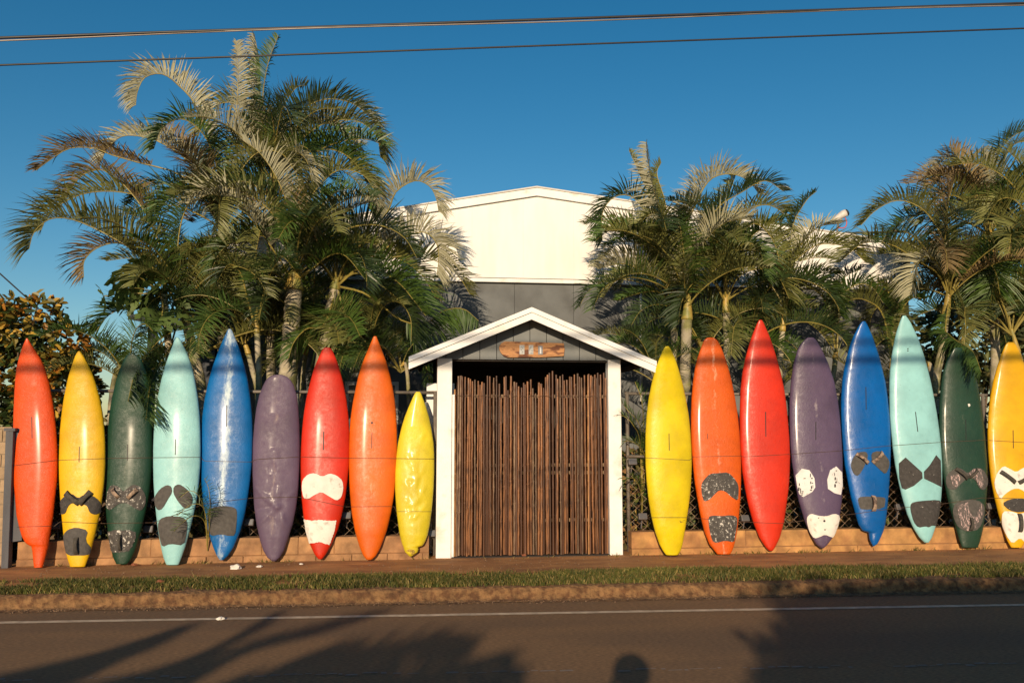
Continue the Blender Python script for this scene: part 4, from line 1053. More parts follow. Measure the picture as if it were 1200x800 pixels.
def palm(label, trunk, Y, r, fronds, fill=6, kinds=('green', 'olive', 'dark'), shaft=None, scale=1.0, seed=0, azr=None, name='areca_palm', ring=.1, group=PALMG):
    """trunk: pixels base to crown; fronds: (pixel list, dy at tip, material, leaf length, extra)"""
    rn = random.Random(seed)
    TP = [atY(p[0], p[1], Y) for p in trunk]
    base = Vector((TP[0].x, Y, ZP)); TP = [base] + TP
    t = thing(name, label, 'palm tree', base, group)
    C = crom(TP, 60); rad = []
    for k in range(60):
        f = k / 59; rr_ = lerp(r * 1.25, r, f) * (1 + .05 * math.sin(f * C[-1].z * 2 * PI / ring))
        rad.append(rr_)
    cut = 60 if shaft is None else int(60 * (1 - shaft))
    g = MB(); g.tube(C[:cut], rad[:cut], 10); g.build('trunk', m_trunk, t, smooth=True)
    if shaft:
        g = MB(); m_ = len(C[cut - 1:]); g.tube(C[cut - 1:], [r * 1.1 * lerp(1.15, .55, k / m_) for k in range(m_)], 10); g.build('crownshaft', m_shaft, t, smooth=True)
    crown = TP[-1]
    for i, fr in enumerate(fronds):
        px, dy, kind, lf = fr[:4]; kw = fr[4] if len(fr) > 4 else {}
        m_ = len(px)
        P = [crown + Vector((0, 0, -.12))] + [atY(p[0], p[1], Y + dy * ((k + 1) / m_)) for k, p in enumerate(px)]
        tot = sum((b - a).length for a, b in zip(P, P[1:]))
        kw = dict(kw); st = kw.pop('start', .22)
        g = frond_geo(P, lf, n=kw.pop('n', max(24, int(tot * (1 - st) / .018))), seed=seed * 50 + i, start=st, **kw)
        g.build('frond', [LEAF[kind], m_rach], t)
    for i in range(int(fill * 1.3)):
        k = rn.choice(kinds); me = rn.choice(get_temp(k)); az = rn.uniform(0, 2 * PI) if azr is None else rn.uniform(*azr)
        s = scale * rn.uniform(.8, 1.15)
        child('frond', me, t, crown - base + Vector((0, 0, -.1)), (rn.uniform(-.15, .15), rn.choice((rn.uniform(-.1, .4), rn.uniform(.3, .95))), az), s)
    return t

# --- left group
palm('tall areca palm at the left edge of the palm group, long fronds arching far left', [(236, 470), (226, 412), (212, 350)], WB - 1.9, .06, [
    ([(180,311),(156,293),(120,272),(84,257),(58,257),(40,272),(34,292)], -.6, 'olive', .62, dict(start=.25)),
    ([(180,268),(154,226),(132,207),(118,199),(99,204),(85,218),(77,234)], .5, 'brown', .42, dict(start=.45)),
    ([(190,372),(180,362),(156,360),(129,368),(111,390)], -.3, 'green', .42, {}),
    ([(165,300),(140,285),(115,290),(99,305),(98,325)], .3, 'brown', .38, dict(start=.5)),
    ([(200,300),(178,240),(140,225),(95,228),(60,248),(48,270)], .5, 'olive', .5, dict(start=.4)),
    ([(208,300),(214,255),(232,225),(255,222)], -.5, 'green', .45, {}),
    ([(225,320),(240,300),(258,310),(264,345)], -.4, 'olive', .4, {}),
    ([(200,405),(186,428),(176,452),(171,492)], -1.72, 'green', .36, dict(start=.3, droop=.55, side=.9)),
    ([(192,400),(172,415),(158,438),(150,470)], -1.72, 'dark', .26, dict(start=.35, droop=.5, side=.8)),
    ], fill=7, shaft=.14, seed=1)
palm('tallest areca palm of the left group, fronds curling left against the sky', [(264, 470), (258, 380), (262, 262)], WB - 1.4, .05, [
    ([(250,190),(231,127),(209,100),(190,87),(170,91),(161,108),(159,124)], -.3, 'pale', .42, dict(start=.42, side=.35, vee=.95)),
    ([(225,195),(190,168),(165,160),(143,160),(126,174),(118,190)], .3, 'pale', .40, dict(start=.3, side=.4)),
    ([(220,210),(160,190),(132,182),(110,174),(82,174),(58,188),(42,200)], .4, 'brown', .42, dict(start=.45)),
    ([(240,200),(205,165),(195,150),(188,155)], .6, 'brown', .4, {}),
    ([(266,200),(276,140),(279,90),(277,48)], 0, 'pale', .40, dict(start=.35, side=.5, vee=.3, roll=1.2)),
    ([(262,330),(250,300),(237,299),(225,284),(205,290)], -.7, 'olive', .45, {}),
    ([(255,200),(240,160),(215,140),(190,150),(180,175)], -.6, 'green', .45, {}),
    ([(275,215),(300,180),(330,180),(350,210),(358,240)], -.7, 'olive', .5, {}),
    ([(250,240),(225,225),(195,235),(180,265)], -.6, 'green', .45, {}),
    ], fill=12, shaft=.1, seed=2, kinds=('green', 'olive', 'dark', 'brown'))
palm('areca palm with thick pale yellow trunk rising between dented purple and red boards', [(336, 480), (339, 420), (343, 360), (346, 318)], WB - 2.1, .105, [
    ([(349,315),(370,287),(391,260),(418,242),(439,236)], -.3, 'pale', .58, dict(start=.2, roll=.75, side=.5)),
    ([(337,318),(325,300),(304,269),(286,248),(265,233),(245,228),(224,240)], -.5, 'pale', .52, dict(start=.3, roll=-.5)),
    ([(345,290),(340,250),(325,210),(305,180),(285,165)], -.3, 'pale', .6, dict(start=.35, roll=.9, side=.3)),
    ([(360,320),(385,300),(405,300),(430,330)], -.6, 'green', .4, {}),
    ([(350,280),(365,230),(395,200),(425,205),(440,225)], .2, 'olive', .5, {}),
    ([(335,290),(320,240),(295,215),(270,215),(250,235)], .3, 'dark', .5, {}),
    ], fill=9, shaft=.13, seed=3)
palm('areca palm with a ringed green trunk just left of the plain orange board', [(371, 470), (378, 412), (390, 350), (395, 325)], WB - 1.9, .065, [
    ([(418,316),(445,318),(468,332),(485,352),(499,370)], -.9, 'green', .62, dict(start=.12)),
    ([(405,370),(418,388),(432,405),(445,425)], -.6, 'olive', .42, {}),
    ([(420,290),(453,250),(464,225),(486,212),(503,218),(511,232),(514,248)], .3, 'pale', .42, dict(start=.42, side=.35, vee=.95)),
    ([(420,310),(457,288),(472,279),(496,272),(511,284),(514,303),(512,322)], .0, 'pale', .46, dict(start=.3, side=.35, vee=.95)),
    ([(430,345),(470,375),(499,378),(520,364),(543,362),(561,376)], -.6, 'green', .36, dict(start=.5)),
    ([(420,320),(460,345),(480,370),(482,400)], -.8, 'dark', .5, {}),
    ([(405,300),(425,275),(450,275),(470,300)], .3, 'olive', .5, {}),
    ([(380,380),(360,385),(345,400),(338,420)], -.7, 'green', .3, {}),
    ], fill=9, shaft=.16, seed=4, ring=.07)
palm('tall areca palm whose upright fronds touch the overhead cable', [(318, 470), (316, 330), (322, 215)], WB - 1.2, .055, [
    ([(308,150),(305,111),(304,75),(298,40)], 0, 'pale', .36, dict(start=.45, side=.4, vee=.4, roll=.9)),
    ([(314,150),(308,116),(314,75),(326,42)], -.2, 'green', .36, dict(start=.45, side=.5, vee=.5, roll=-.6)),
    ([(325,165),(343,138),(365,122),(387,116),(412,121),(429,133),(441,148)], .2, 'dark', .45, dict(start=.25, side=.4, vee=.9)),
    ([(335,180),(357,160),(382,144),(415,141),(440,157),(446,185)], -.3, 'olive', .5, dict(start=.25)),
    ([(340,190),(380,175),(410,185),(430,215),(432,245)], -.6, 'green', .5, {}),
    ([(340,165),(365,145),(395,150),(415,180)], .7, 'pale', .5, {}),
    ([(312,180),(295,135),(270,120),(245,130),(232,160)], .5, 'olive', .45, {}),
    ([(318,180),(325,140),(345,105),(360,100)], .6, 'olive', .42, {}),
    ([(300,190),(280,170),(255,180),(245,210)], -.6, 'dark', .5, {}),
    ], fill=14, shaft=.1, seed=5, kinds=('green', 'olive', 'dark', 'pale'))
palm('thin areca palm stem rising just left of the dented purple board', [(303, 470), (302, 405), (300, 375)], WB - 2.35, .034, [
    ([(290,350),(282,320),(268,310),(255,330)], -.4, 'dark', .34, {}),
    ([(310,345),(318,310),(330,300),(345,315)], -.3, 'green', .34, {}),
    ([(302,340),(300,300),(305,270)], -.2, 'olive', .38, {}),
    ], fill=6, shaft=.2, seed=6, scale=.75)
# --- right group
palm('areca palm with yellow trunk right of the gate shelter, pale fronds above', [(803, 460), (804, 400), (806, 350)], WB - 1.9, .07, [
    ([(797,300),(775,250),(762,205),(757,166)], .2, 'pale', .38, dict(start=.4, roll=.8, vee=.5)),
    ([(798,290),(815,240),(832,211),(855,204),(876,211),(890,228)], .4, 'pale', .46, dict(start=.35, side=.35, vee=.95)),
    ([(803,320),(800,285),(794,248)], -.4, 'green', .42, dict(start=.15, roll=.3)),
    ([(810,315),(825,285),(848,262),(880,255)], -.4, 'pale', .58, dict(start=.2, roll=.7, side=.4)),
    ([(815,290),(840,245),(868,226),(896,212),(918,224)], .1, 'dark', .42, dict(start=.4)),
    ([(820,340),(835,318),(855,305),(880,310)], -.5, 'olive', .3, dict(start=.5)),
    ([(800,300),(780,260),(765,250),(748,262)], -.4, 'olive', .4, {}),
    ([(812,320),(840,290),(870,285),(895,310)], .3, 'green', .5, {}),
    ], fill=9, shaft=.16, seed=7)
palm('areca palm with grey ringed trunk by the right end of the shelter roof', [(789, 460), (790, 390), (786, 345)], WB - 1.6, .045, [
    ([(763,240),(750,205),(737,176)], .3, 'olive', .28, dict(start=.5)),
    ([(780,320),(757,295),(737,277),(720,271),(699,270)], .2, 'olive', .42, dict(start=.3)),
    ([(775,290),(761,255),(741,231),(720,231),(706,250),(706,282)], .1, 'dark', .40, dict(start=.35)),
    ([(770,335),(754,319),(731,309),(700,315)], -.2, 'pale', .44, dict(start=.3, vee=.9)),
    ([(770,342),(747,344),(724,352)], -.6, 'green', .22, dict(start=.4)),
    ([(775,320),(765,290),(745,270),(725,280)], -.4, 'green', .42, {}),
    ([(783,290),(780,240),(770,205),(775,190)], .0, 'olive', .4, {}),
    ], fill=8, shaft=.15, seed=8, ring=.06)
palm('bushy areca palm behind the padded orange and tall red boards', [(850, 470), (852, 400), (850, 345)], WB - 1.7, .05, [
    ([(850,315),(862,292),(880,285),(892,298),(894,325)], -.7, 'green', .42, {}),
    ([(855,300),(870,255),(895,240),(918,250),(930,275)], .2, 'olive', .48, {}),
    ([(845,300),(835,260),(818,240),(800,245)], .4, 'dark', .45, {}),
    ([(865,325),(890,315),(912,325),(925,350)], -.5, 'olive', .45, {}),
    ([(835,330),(815,330),(800,350),(795,380)], -.7, 'dark', .35, {}),
    ([(850,290),(852,240),(862,205)], .2, 'olive', .45, dict(start=.3)),
    ], fill=7, shaft=.12, seed=9)
palm('areca palm with twin yellow stems behind the gap right of the tall red board', [(914, 470), (915, 410), (920, 355)], WB - 1.8, .04, [
    ([(925,300),(930,262),(945,235),(957,224)], .2, 'dark', .32, dict(start=.45)),
    ([(928,310),(940,285),(960,266),(985,262)], -.2, 'pale', .42, dict(start=.3, roll=.4)),
    ([(925,320),(938,300),(962,286),(994,290),(1015,308)], -.4, 'olive', .46, dict(start=.25)),
    ([(915,315),(905,280),(885,262),(865,275)], -.3, 'olive', .42, {}),
    ([(930,335),(955,330),(975,345),(985,370)], -.4, 'green', .4, {}),
    ([(920,300),(915,265),(925,245)], .3, 'green', .4, {}),
    ], fill=1, shaft=.2, seed=10)
palm('low areca palm behind the purple and deep blue boards', [(975, 470), (978, 430), (980, 410)], WB - 1.6, .035, [
    ([(970,360),(955,340),(940,335),(925,350)], -.3, 'olive', .4, {}),
    ([(985,355),(1000,335),(1020,335),(1035,355)], -.3, 'green', .42, {}),
    ([(982,350),(990,325),(1010,315)], .2, 'dark', .4, {}),
    ], fill=1, shaft=.2, seed=11, scale=.6)
palm('low areca palm behind the deep blue and mint boards', [(1048, 470), (1046, 440), (1045, 420)], WB - 1.7, .035, [
    ([(1035,370),(1015,352),(995,352),(978,370)], -.3, 'olive', .42, {}),
    ([(1055,370),(1068,350),(1085,350)], -.2, 'green', .4, {}),
    ([(1045,365),(1040,340),(1028,330)], .2, 'olive', .4, {}),
    ], fill=1, shaft=.2, seed=12, scale=.6)
palm('leaning areca palm behind the right mint and green boards, fronds reaching left', [(1096, 470), (1104, 405), (1112, 340)], WB - 2.0, .05, [
    ([(1110,300),(1103,275),(1081,245),(1052,235),(1027,246),(1009,264)], .2, 'olive', .46, dict(start=.3)),
    ([(1098,320),(1074,305),(1045,287),(1012,285),(983,308)], -.4, 'olive', .46, dict(start=.3)),
    ([(1112,290),(1110,245),(1120,205)], .2, 'brown', .42, {}),
    ([(1105,320),(1090,300),(1075,310),(1068,345)], -.5, 'pale', .42, {}),
    ([(1125,320),(1145,300),(1165,315),(1172,345)], -.5, 'green', .45, {}),
    ([(1108,385),(1112,392),(1122,400),(1140,412),(1150,436)], -1.62, 'green', .28, dict(start=.15, droop=.6)),
    ], fill=11, shaft=.14, seed=13, kinds=('green', 'olive', 'dark', 'brown'))
palm('tall dark trunked areca palm near the right edge, highest of the right group', [(1166, 480), (1166, 400), (1160, 270)], WB - 1.3, .065, [
    ([(1150,235),(1140,205),(1125,188),(1105,188),(1090,208)], .3, 'pale', .44, dict(start=.3)),
    ([(1160,220),(1155,190),(1150,175)], .3, 'pale', .4, dict(start=.2, roll=.6)),
    ([(1172,235),(1175,195),(1188,170),(1210,165)], .2, 'olive', .44, {}),
    ([(1168,250),(1160,215),(1170,180),(1190,158),(1215,150)], .6, 'dark', .42, dict(start=.4)),
    ([(1145,250),(1120,230),(1095,235),(1080,262)], -.4, 'olive', .48, {}),
    ([(1180,270),(1200,270),(1215,300)], -.5, 'pale', .5, {}),
    ([(1150,280),(1130,280),(1115,305),(1110,340)], -.5, 'brown', .4, {}),
    ], fill=15, shaft=.1, seed=14, kinds=('green', 'olive', 'dark', 'brown'))
palm('areca palm beyond the right edge, fronds hanging into the picture', [(1225, 480), (1222, 400), (1215, 300)], WB - 1.8, .06, [
    ([(1205,260),(1190,235),(1170,235),(1155,260)], -.3, 'olive', .5, {}),
    ([(1200,300),(1180,300),(1165,330),(1160,365)], -.5, 'green', .5, {}),
    ([(1212,250),(1200,200),(1180,175)], .2, 'olive', .45, {}),
    ], fill=12, shaft=.12, seed=15)
for i_, (px_, py_, dY_, sc_, lab_) in enumerate([
    (240, 405, -1.7, .9, 'bushy palm crown behind the nose of the blue board'), (285, 395, -1.5, 1.0, 'low palm crown left of the thick pale trunk'),
    (362, 398, -1.3, 1.0, 'low palm crown right of the thick pale trunk'), (432, 420, -1.6, .8, 'low palm crown left of the shelter roof, behind the plain orange board'),
    (470, 428, -1.4, .7, 'small palm crown tucked under the left eave of the shelter'), (152, 445, -2.2, .7, 'low dark palm crown behind the golden and green boards'),
    (768, 440, -1.7, .65, 'small palm crown behind the right eave of the shelter'), (825, 410, -1.5, .9, 'palm crown above the padded orange board nose'),
    (880, 395, -1.5, .95, 'palm crown directly above the tall red board nose'), (945, 425, -1.7, .7, 'palm crown above the purple lettered board nose'),
    (1010, 440, -1.6, .7, 'palm crown above the deep blue board nose'), (1080, 430, -1.8, .75, 'palm crown right of the mint board nose at right'),
    (1130, 385, -1.4, 1.05, 'dark palm crown above the right dark green board'), (1185, 385, -1.9, 1.0, 'palm crown above the rightmost yellow board')]):
    palm(lab_, [(px_ + (-22, 18, -9, 26, 9)[i_ % 5], 480), (px_ + (-12, 10, -6, 13, 6)[i_ % 5], 430), (px_, py_)], WB + dY_, (.024, .034, .028, .04)[i_ % 4], [], fill=2 if px_ in (945, 1010, 1080) else 10, shaft=.2, seed=40 + i_, scale=sc_, kinds=('green', 'olive', 'dark', 'olive'))
# --- low young palms behind the fence
low = [(100, 'dark'), (140, 'green'), (205, 'green'), (245, 'dark'), (318, 'dark'), (358, 'dark'), (420, 'dark'), (470, 'dark'), (748, 'green'), (772, 'olive'), (815, 'dark'), (862, 'green'), (922, 'olive'), (955, 'green'), (985, 'olive'), (1042, 'olive'), (1075, 'green'), (1100, 'olive'), (1150, 'olive'), (1190, 'green')]
where = {100: 'behind the gap between the golden and dark green boards at left', 140: 'behind the left dark green board', 205: 'behind the left mint board', 245: 'behind the blue board with white wear',
         318: 'behind the dented purple board', 358: 'behind the bright red board', 420: 'behind the gap left of the plain orange board', 470: 'behind the small broken yellow board', 748: 'against the right post of the gate shelter',
         772: 'behind the lemon board right of the gate', 815: 'behind the gap left of the padded orange board', 862: 'behind the gap between padded orange and tall red boards', 922: 'behind the gap between tall red and purple boards', 955: 'behind the purple lettered board',
         985: 'behind the gap left of the deep blue board', 1042: 'behind the gap left of the right mint board', 1075: 'behind the right mint board', 1100: 'behind the gap left of the right dark green board', 1150: 'behind the gap right of the right dark green board', 1190: 'behind the last yellow board'}
for i, (px, kd) in enumerate(low):
    rn = random.Random(300 + i); Yp = WY + rn.uniform(.75, 1.2); b = atY(px, 600, Yp)
    base = Vector((b.x, Yp, ZP))
    t = thing('young_palm', 'young palm clump ' + where[px], 'palm', base, 'young palms behind the fence')
    for s_ in range(3):
        g = MB(); o_ = Vector((rn.uniform(-.12, .12), rn.uniform(-.08, .08), 0)); hh = rn.uniform(.5, 1.2)
        g.tube([base + o_, base + o_ * 1.3 + Vector((0, 0, hh))], [.02, .012], 6); g.build('stem', m_shaft, t, smooth=True)
        for f_ in range(3 if kd != 'x' else 2):
            child('frond', rn.choice(get_temp(kd if rn.random() < .7 else 'green')), t, o_ * 1.3 + Vector((0, 0, hh * rn.uniform(.55, .98))), (rn.uniform(-.2, .2), rn.uniform(-.2, .4), rn.uniform(0, 6.28)), rn.uniform(.24, .44))
# frond sprouting through the fence in front of the mint board's pad, and one by the right post
t = thing('palm_sprout', 'small green palm sprout poking between the mint and blue boards', 'palm', atZ(243, 655, ZP))
for j, P in enumerate(([(243,645),(240,600),(232,580),(222,575),(212,582)], [(243,645),(242,610),(236,592),(222,592),(208,604)], [(243,645),(246,600),(245,575),(240,560)], [(243,645),(240,612),(228,604),(214,612),(204,622)])):
    Pw = [atY(p[0], p[1], WY - .02 - .33 * min(1, k / 2)) for k, p in enumerate(P)]
    frond_geo(Pw, .16, 16, seed=900 + j, start=.45, wd=.008, r0=.005).build('frond', [LEAF['green'], m_rach], t)
t = thing('palm_sprout', 'green palm fan reaching left across the right post of the shelter', 'palm', atY(752, 640, WY + .45))
for j, P in enumerate(([(752,600),(750,520),(742,498),(732,488),(722,486)], [(752,600),(752,520),(748,495),(735,480),(728,470)], [(752,600),(754,510),(752,470),(744,447)], [(752,600),(756,540),(748,522),(736,516),(730,520)], [(752,620),(752,580),(742,560),(730,566)])):
    Pw = [atY(p[0], p[1], WY + .45 - .42 * min(1, k / 2)) for k, p in enumerate(P)]
    frond_geo(Pw, .26, 22, seed=930 + j, start=.4, wd=.013, r0=.008, fwd=.9).build('frond', [LEAF['green'], m_rach], t)

# ------------------------------------------------------------------ broadleaf shrubs
def leaf_blob(name, label, cat, blobs, n, mats, size, trunk=None, seed=0, kind=None, base=None, asp=.5, lit=None):
    """blobs: (centre, radii)"""
    rn = random.Random(seed); base = base or Vector((blobs[0][0].x, blobs[0][0].y, ZP))
    t = thing(name, label, cat, base)
    g = MB(); tot = sum(b[1][0] * b[1][1] * b[1][2] for b in blobs)
    for c, r in blobs:
        m_ = int(n * r[0] * r[1] * r[2] / tot)
        for k in range(m_):
            d = Vector((rn.gauss(0, 1), rn.gauss(0, 1), rn.gauss(0, 1))).normalized(); rr_ = rn.uniform(.55, 1.0) ** .6
            rr_ *= 1 + .28 * noise.noise(Vector((d.x * 2.2, d.y * 2.2, d.z * 2.2 + seed)))
            p = Vector((c.x + d.x * r[0] * rr_, c.y + d.y * r[1] * rr_, c.z + d.z * r[2] * rr_))
            if p.z < ZP + .02: continue
            ax = (d * .6 + Vector((rn.uniform(-1, 1), rn.uniform(-1, 1), rn.uniform(-.7, .5)))).normalized()
            w_ = ax.cross(Vector((rn.uniform(-1, 1), rn.uniform(-1, 1), rn.uniform(-1, 1)))).normalized()
            s = size * rn.uniform(.6, 1.25); nn = ax.cross(w_) * s * .12; i0 = len(g.v)
            g.v += [p, p + ax * s * .35 + w_ * s * asp * .5 + nn, p + ax * s * .75 + w_ * s * asp * .42 + nn, p + ax * s, p + ax * s * .75 - w_ * s * asp * .42 + nn, p + ax * s * .35 - w_ * s * asp * .5 + nn]
            q = noise.noise(p * 2.4 + Vector((seed, 0, 0))) + rn.uniform(-.45, .45)
            mi = min(len(mats) - 1, max(0, int((q + .6) / 1.2 * len(mats))))
            g.face((i0, i0 + 1, i0 + 2, i0 + 3), mi); g.face((i0, i0 + 3, i0 + 4, i0 + 5), mi)
    g.build('foliage', mats, t)
    for k in range(6):
        c, r = blobs[k % len(blobs)]
        g = MB(); g.tube(crom([base + Vector((rn.uniform(-.1, .1), rn.uniform(-.1, .1), -.05)), base.lerp(c, .5) + Vector((rn.uniform(-.2, .2), 0, 0)), c + Vector((rn.uniform(-.6, .6) * r[0], rn.uniform(-.6, .6) * r[1], r[2] * .5))], 8), [.045, .04, .036, .03, .026, .02, .015, .01], 6)
        g.build('branch', m_brn, t, smooth=True)
    return t
m_brn = mat('brown_bark', (.12, .08, .05), .9, .3, 12, .5, 40)
cro = [mat('croton_dark', (.03, .05, .014), .45, .3, 3, transl=.2), mat('croton_green', (.055, .085, .018), .45, .3, 3, transl=.25), mat('croton_olive', (.22, .17, .03), .45, .3, 3, transl=.25),
       mat('croton_orange', (.45, .19, .025), .5, .3, 3, transl=.25), mat('croton_yellow', (.62, .38, .05), .5, .25, 3, transl=.25)]
Yc = WY + 1.2
def B(px, py, Y, rx, ry, rz): return (atY(px, py, Y), (rx, ry, rz))
leaf_blob('croton_shrub', 'croton shrub with yellow and orange leaves at the far left behind the boards', 'shrub',
          [B(10, 385, Yc, .34, .4, .38), B(40, 375, Yc, .36, .4, .33), B(72, 405, Yc, .34, .4, .32), B(5, 440, Yc, .5, .5, .55), B(60, 450, Yc, .5, .5, .5), B(-30, 400, Yc, .5, .5, .55), B(90, 445, Yc + .2, .26, .4, .35), B(20, 500, Yc, .6, .5, .5)], 5200,
          [cro[0], cro[1], cro[2], cro[1], cro[2], cro[4], cro[3]], .12, seed=1)
hed = [mat('hedge_dark', (.05, .06, .02), .6, .3, 3, transl=.2), mat('hedge_green', (.11, .125, .03), .55, .3, 3, transl=.2), mat('hedge_olive', (.14, .12, .04), .6, .3, 3, transl=.2), mat('hedge_dry', (.24, .13, .05), .8, .3, 3)]
Yh = WY + .8
leaf_blob('hedge', 'dark leafy hedge behind the chain link fence at far left', 'hedge', [B(px, 560, Yh, .6, .35, .75) for px in (0, 60, 120, 180, 235)], 5200, hed, .12, seed=2)
leaf_blob('hedge', 'dark leafy hedge behind the fence between the blue board and the gate', 'hedge', [B(px, 590, Yh, .55, .35, .6) for px in (290, 350, 410, 465)], 4400, hed, .11, seed=3)
leaf_blob('hedge', 'brownish leafy hedge behind the fence right of the gate', 'hedge', [B(px, py, Yh, .6, .35, .75) for px, py in ((760, 590), (820, 580), (880, 570), (940, 560), (1000, 560))], 6200, hed + [hed[3]], .11, seed=4)
leaf_blob('hedge', 'brownish leafy hedge behind the fence at far right', 'hedge', [B(px, 545, Yh, .6, .35, .85) for px in (1060, 1120, 1180, 1240)], 6200, hed + [hed[3]], .11, seed=5)
leaf_blob('leafy_tree', 'dark leafy tree behind the palms at the right edge', 'tree', [B(px, py, WB + 2.5, rx, .8, rz) for px, py, rx, rz in ((1150, 400, 1.3, 1.0), (1200, 330, 1.2, 1.3), (1240, 420, 1.4, 1.4), (1105, 440, .7, .6))], 6500, hed[:3], .2, seed=6)
# papaya tree
m_pap = mat('papaya_leaf', (.10, .15, .035), .5, .3, 3, transl=.25, objrand=.3)
Yp = WB - 2.3
pb = atY(200, 460, Yp); t = thing('papaya_tree', 'papaya tree with lobed leaves against the sky left of the palms', 'tree', Vector((pb.x, Yp, ZP)))
crn = atY(192, 345, Yp)
g = MB(); g.tube(crom([Vector((pb.x, Yp, ZP)), pb, crn], 20), [lerp(.07, .04, k / 19) for k in range(20)], 8); g.build('trunk', m_trunk, t, smooth=True)
def papaya_leaf(seed):
    rn = random.Random(seed); g = MB()
    for k in range(7):
        a = (k - 3) * .62; L_ = .34 * (1 - .09 * abs(k - 3)) * rn.uniform(.85, 1.1)
        d = Vector((math.cos(a), math.sin(a), 0)); s = Vector((-d.y, d.x, 0)); i0 = len(g.v)
        pr = [(0, .01), (.25, .05), (.45, .035), (.55, .10), (.68, .04), (.8, .07), (1.0, 0)]
        L1 = [d * L_ * u + s * w_ * L_ * 2.2 + Vector((0, 0, -.3 * L_ * u * u)) for u, w_ in pr]; L2 = [d * L_ * u - s * w_ * L_ * 2.2 + Vector((0, 0, -.3 * L_ * u * u)) for u, w_ in pr[:-1]]
        g.v += L1 + L2; n1 = len(L1)
        for q in range(len(L2) - 1): g.face((i0 + q, i0 + q + 1, i0 + n1 + q + 1, i0 + n1 + q))
        g.face((i0 + n1 - 2, i0 + n1 - 1, i0 + n1 + len(L2) - 1))
    return g.mesh('papaya_leaf', [m_pap])
PL = [papaya_leaf(i) for i in range(4)]
rn = random.Random(5)
for px, py, s in ((122,347,.85),(140,340,.9),(145,316,1),(158,312,1),(170,322,1.1),(150,325,1.1),(165,345,1.1),(180,335,1.2),(186,352,1.1),(172,360,1.0),(158,352,1),(195,325,1.1),(205,350,1),(178,312,1),(148,338,1.0),(190,370,1)):
    p = atY(px, py, Yp + rn.uniform(-.4, .1))
    child('leaf', rn.choice(PL), t, p - t.location, (rn.uniform(.5, 1.3), rn.uniform(-.7, .7), rn.uniform(-3.1, 3.1)), s)
    g = MB(); g.tube(crom([crn, crn.lerp(p, .6) + Vector((0, 0, .03)), p], 8), .007, 5); g.build('leaf_stalk', m_rach, t)

# ------------------------------------------------------------------ litter
def scrap(px, py, z, s, label, m, seed, name='paper_scrap', cat='litter'):
    rn = random.Random(seed); c = atZ(px, py, z); bm = bmesh.new(); bmesh.ops.create_icosphere(bm, subdivisions=2, radius=1)
    for v in bm.verts:
        k = 1 + .5 * noise.noise(v.co * 1.7 + Vector((seed, 0, 0))) + .35 * noise.noise(v.co * 4 + Vector((seed, 0, 0)))
        v.co = Vector((v.co.x * s * k, v.co.y * s * .8 * k, max(-.2 * s, (v.co.z * .55) * s * k)))
    me = bpy.data.meshes.new(name); bm.to_mesh(me); bm.free(); me.materials.append(m)
    o = bpy.data.objects.new(name, me); COL.objects.link(o); o.location = c + Vector((0, 0, .2 * s)); o['label'] = label; o['category'] = cat
m_paper = mat('crumpled_paper', (.72, .66, .58), .8, .1, 20)
scrap(276, 666, ZP + .008, .065, 'crumpled white paper on the path below the blue board', m_paper, 3)
scrap(304, 664, ZP + .008, .03, 'small pale paper scrap on the path below the dented purple board', m_paper, 5)
scrap(258, 725.5, .006, .035, 'small pale scrap lying on the white road edge line', m_paper, 8)
scrap(353, 661, ZP + .008, .022, 'tiny pale scrap on the path left of the bright red board', m_paper, 9)
m_dry = mat('dry_leaf', (.22, .07, .03), .8, .3, 30)
for px, py, sd in ((148, 661, 1), (157, 662, 2), (614, 651, 3), (187, 682, 4)):
    scrap(px, py, ZP + .01, .035, {1: 'dry red leaves at the foot of the left dark green board', 2: 'curled dry leaf right of the left dark green board tail', 3: 'dry leaf at the foot of the bamboo gate', 4: 'dry leaf lying on the grass below the left mint board'}[sd], m_dry, sd, 'dry_leaf', 'leaf')

# ------------------------------------------------------------------ what stands behind the viewpoint and throws the shadows seen on the road
def back(px, py, Y, z=0.0):
    p = atZ(px, py, z); return p - L * ((p.y - Y) / L.y)
def back_palm(label, base_px, crown_px, Y, fronds, seed):
    cr = back(*crown_px, Y); base = Vector((cr.x + base_px, Y, 0)); t = thing('palm_tree', label, 'palm tree', base)
    g = MB(); g.tube(crom([base, base.lerp(cr, .5) + Vector((.1, 0, 0)), cr], 20), [lerp(.13, .09, k / 19) for k in range(20)], 8); g.build('trunk', m_trunk, t, smooth=True)
    for i, P in enumerate(fronds):
        Pw = [cr] + [back(p[0], p[1], Y + .15 * k) for k, p in enumerate(P)]
        frond_geo(Pw, .42, 60, seed=seed + i, start=.12, vee=.5, side=.6, wd=.06).build('frond', [LEAF['green'], m_rach], t)
back_palm('palm tree behind the viewpoint shading the left half of the road', -.3, (-60, 800), -5.5,
          [[(0, 790), (120, 762), (215, 732)], [(80, 803), (225, 768), (320, 718)], [(60, 812), (110, 806), (190, 792), (260, 775)]], 400)
back_palm('second palm tree behind the viewpoint shading the road below the gate', -.3, (170, 822), -5.5,
          [[(220, 798), (290, 765), (375, 742), (445, 720)], [(300, 815), (400, 786), (500, 762), (560, 752)], [(330, 830), (430, 800), (540, 775), (600, 762)], [(250, 812), (330, 780), (400, 762)], [(380, 840), (480, 815), (570, 790), (612, 780)]], 420)
Yt = -5.0
bl_ = []
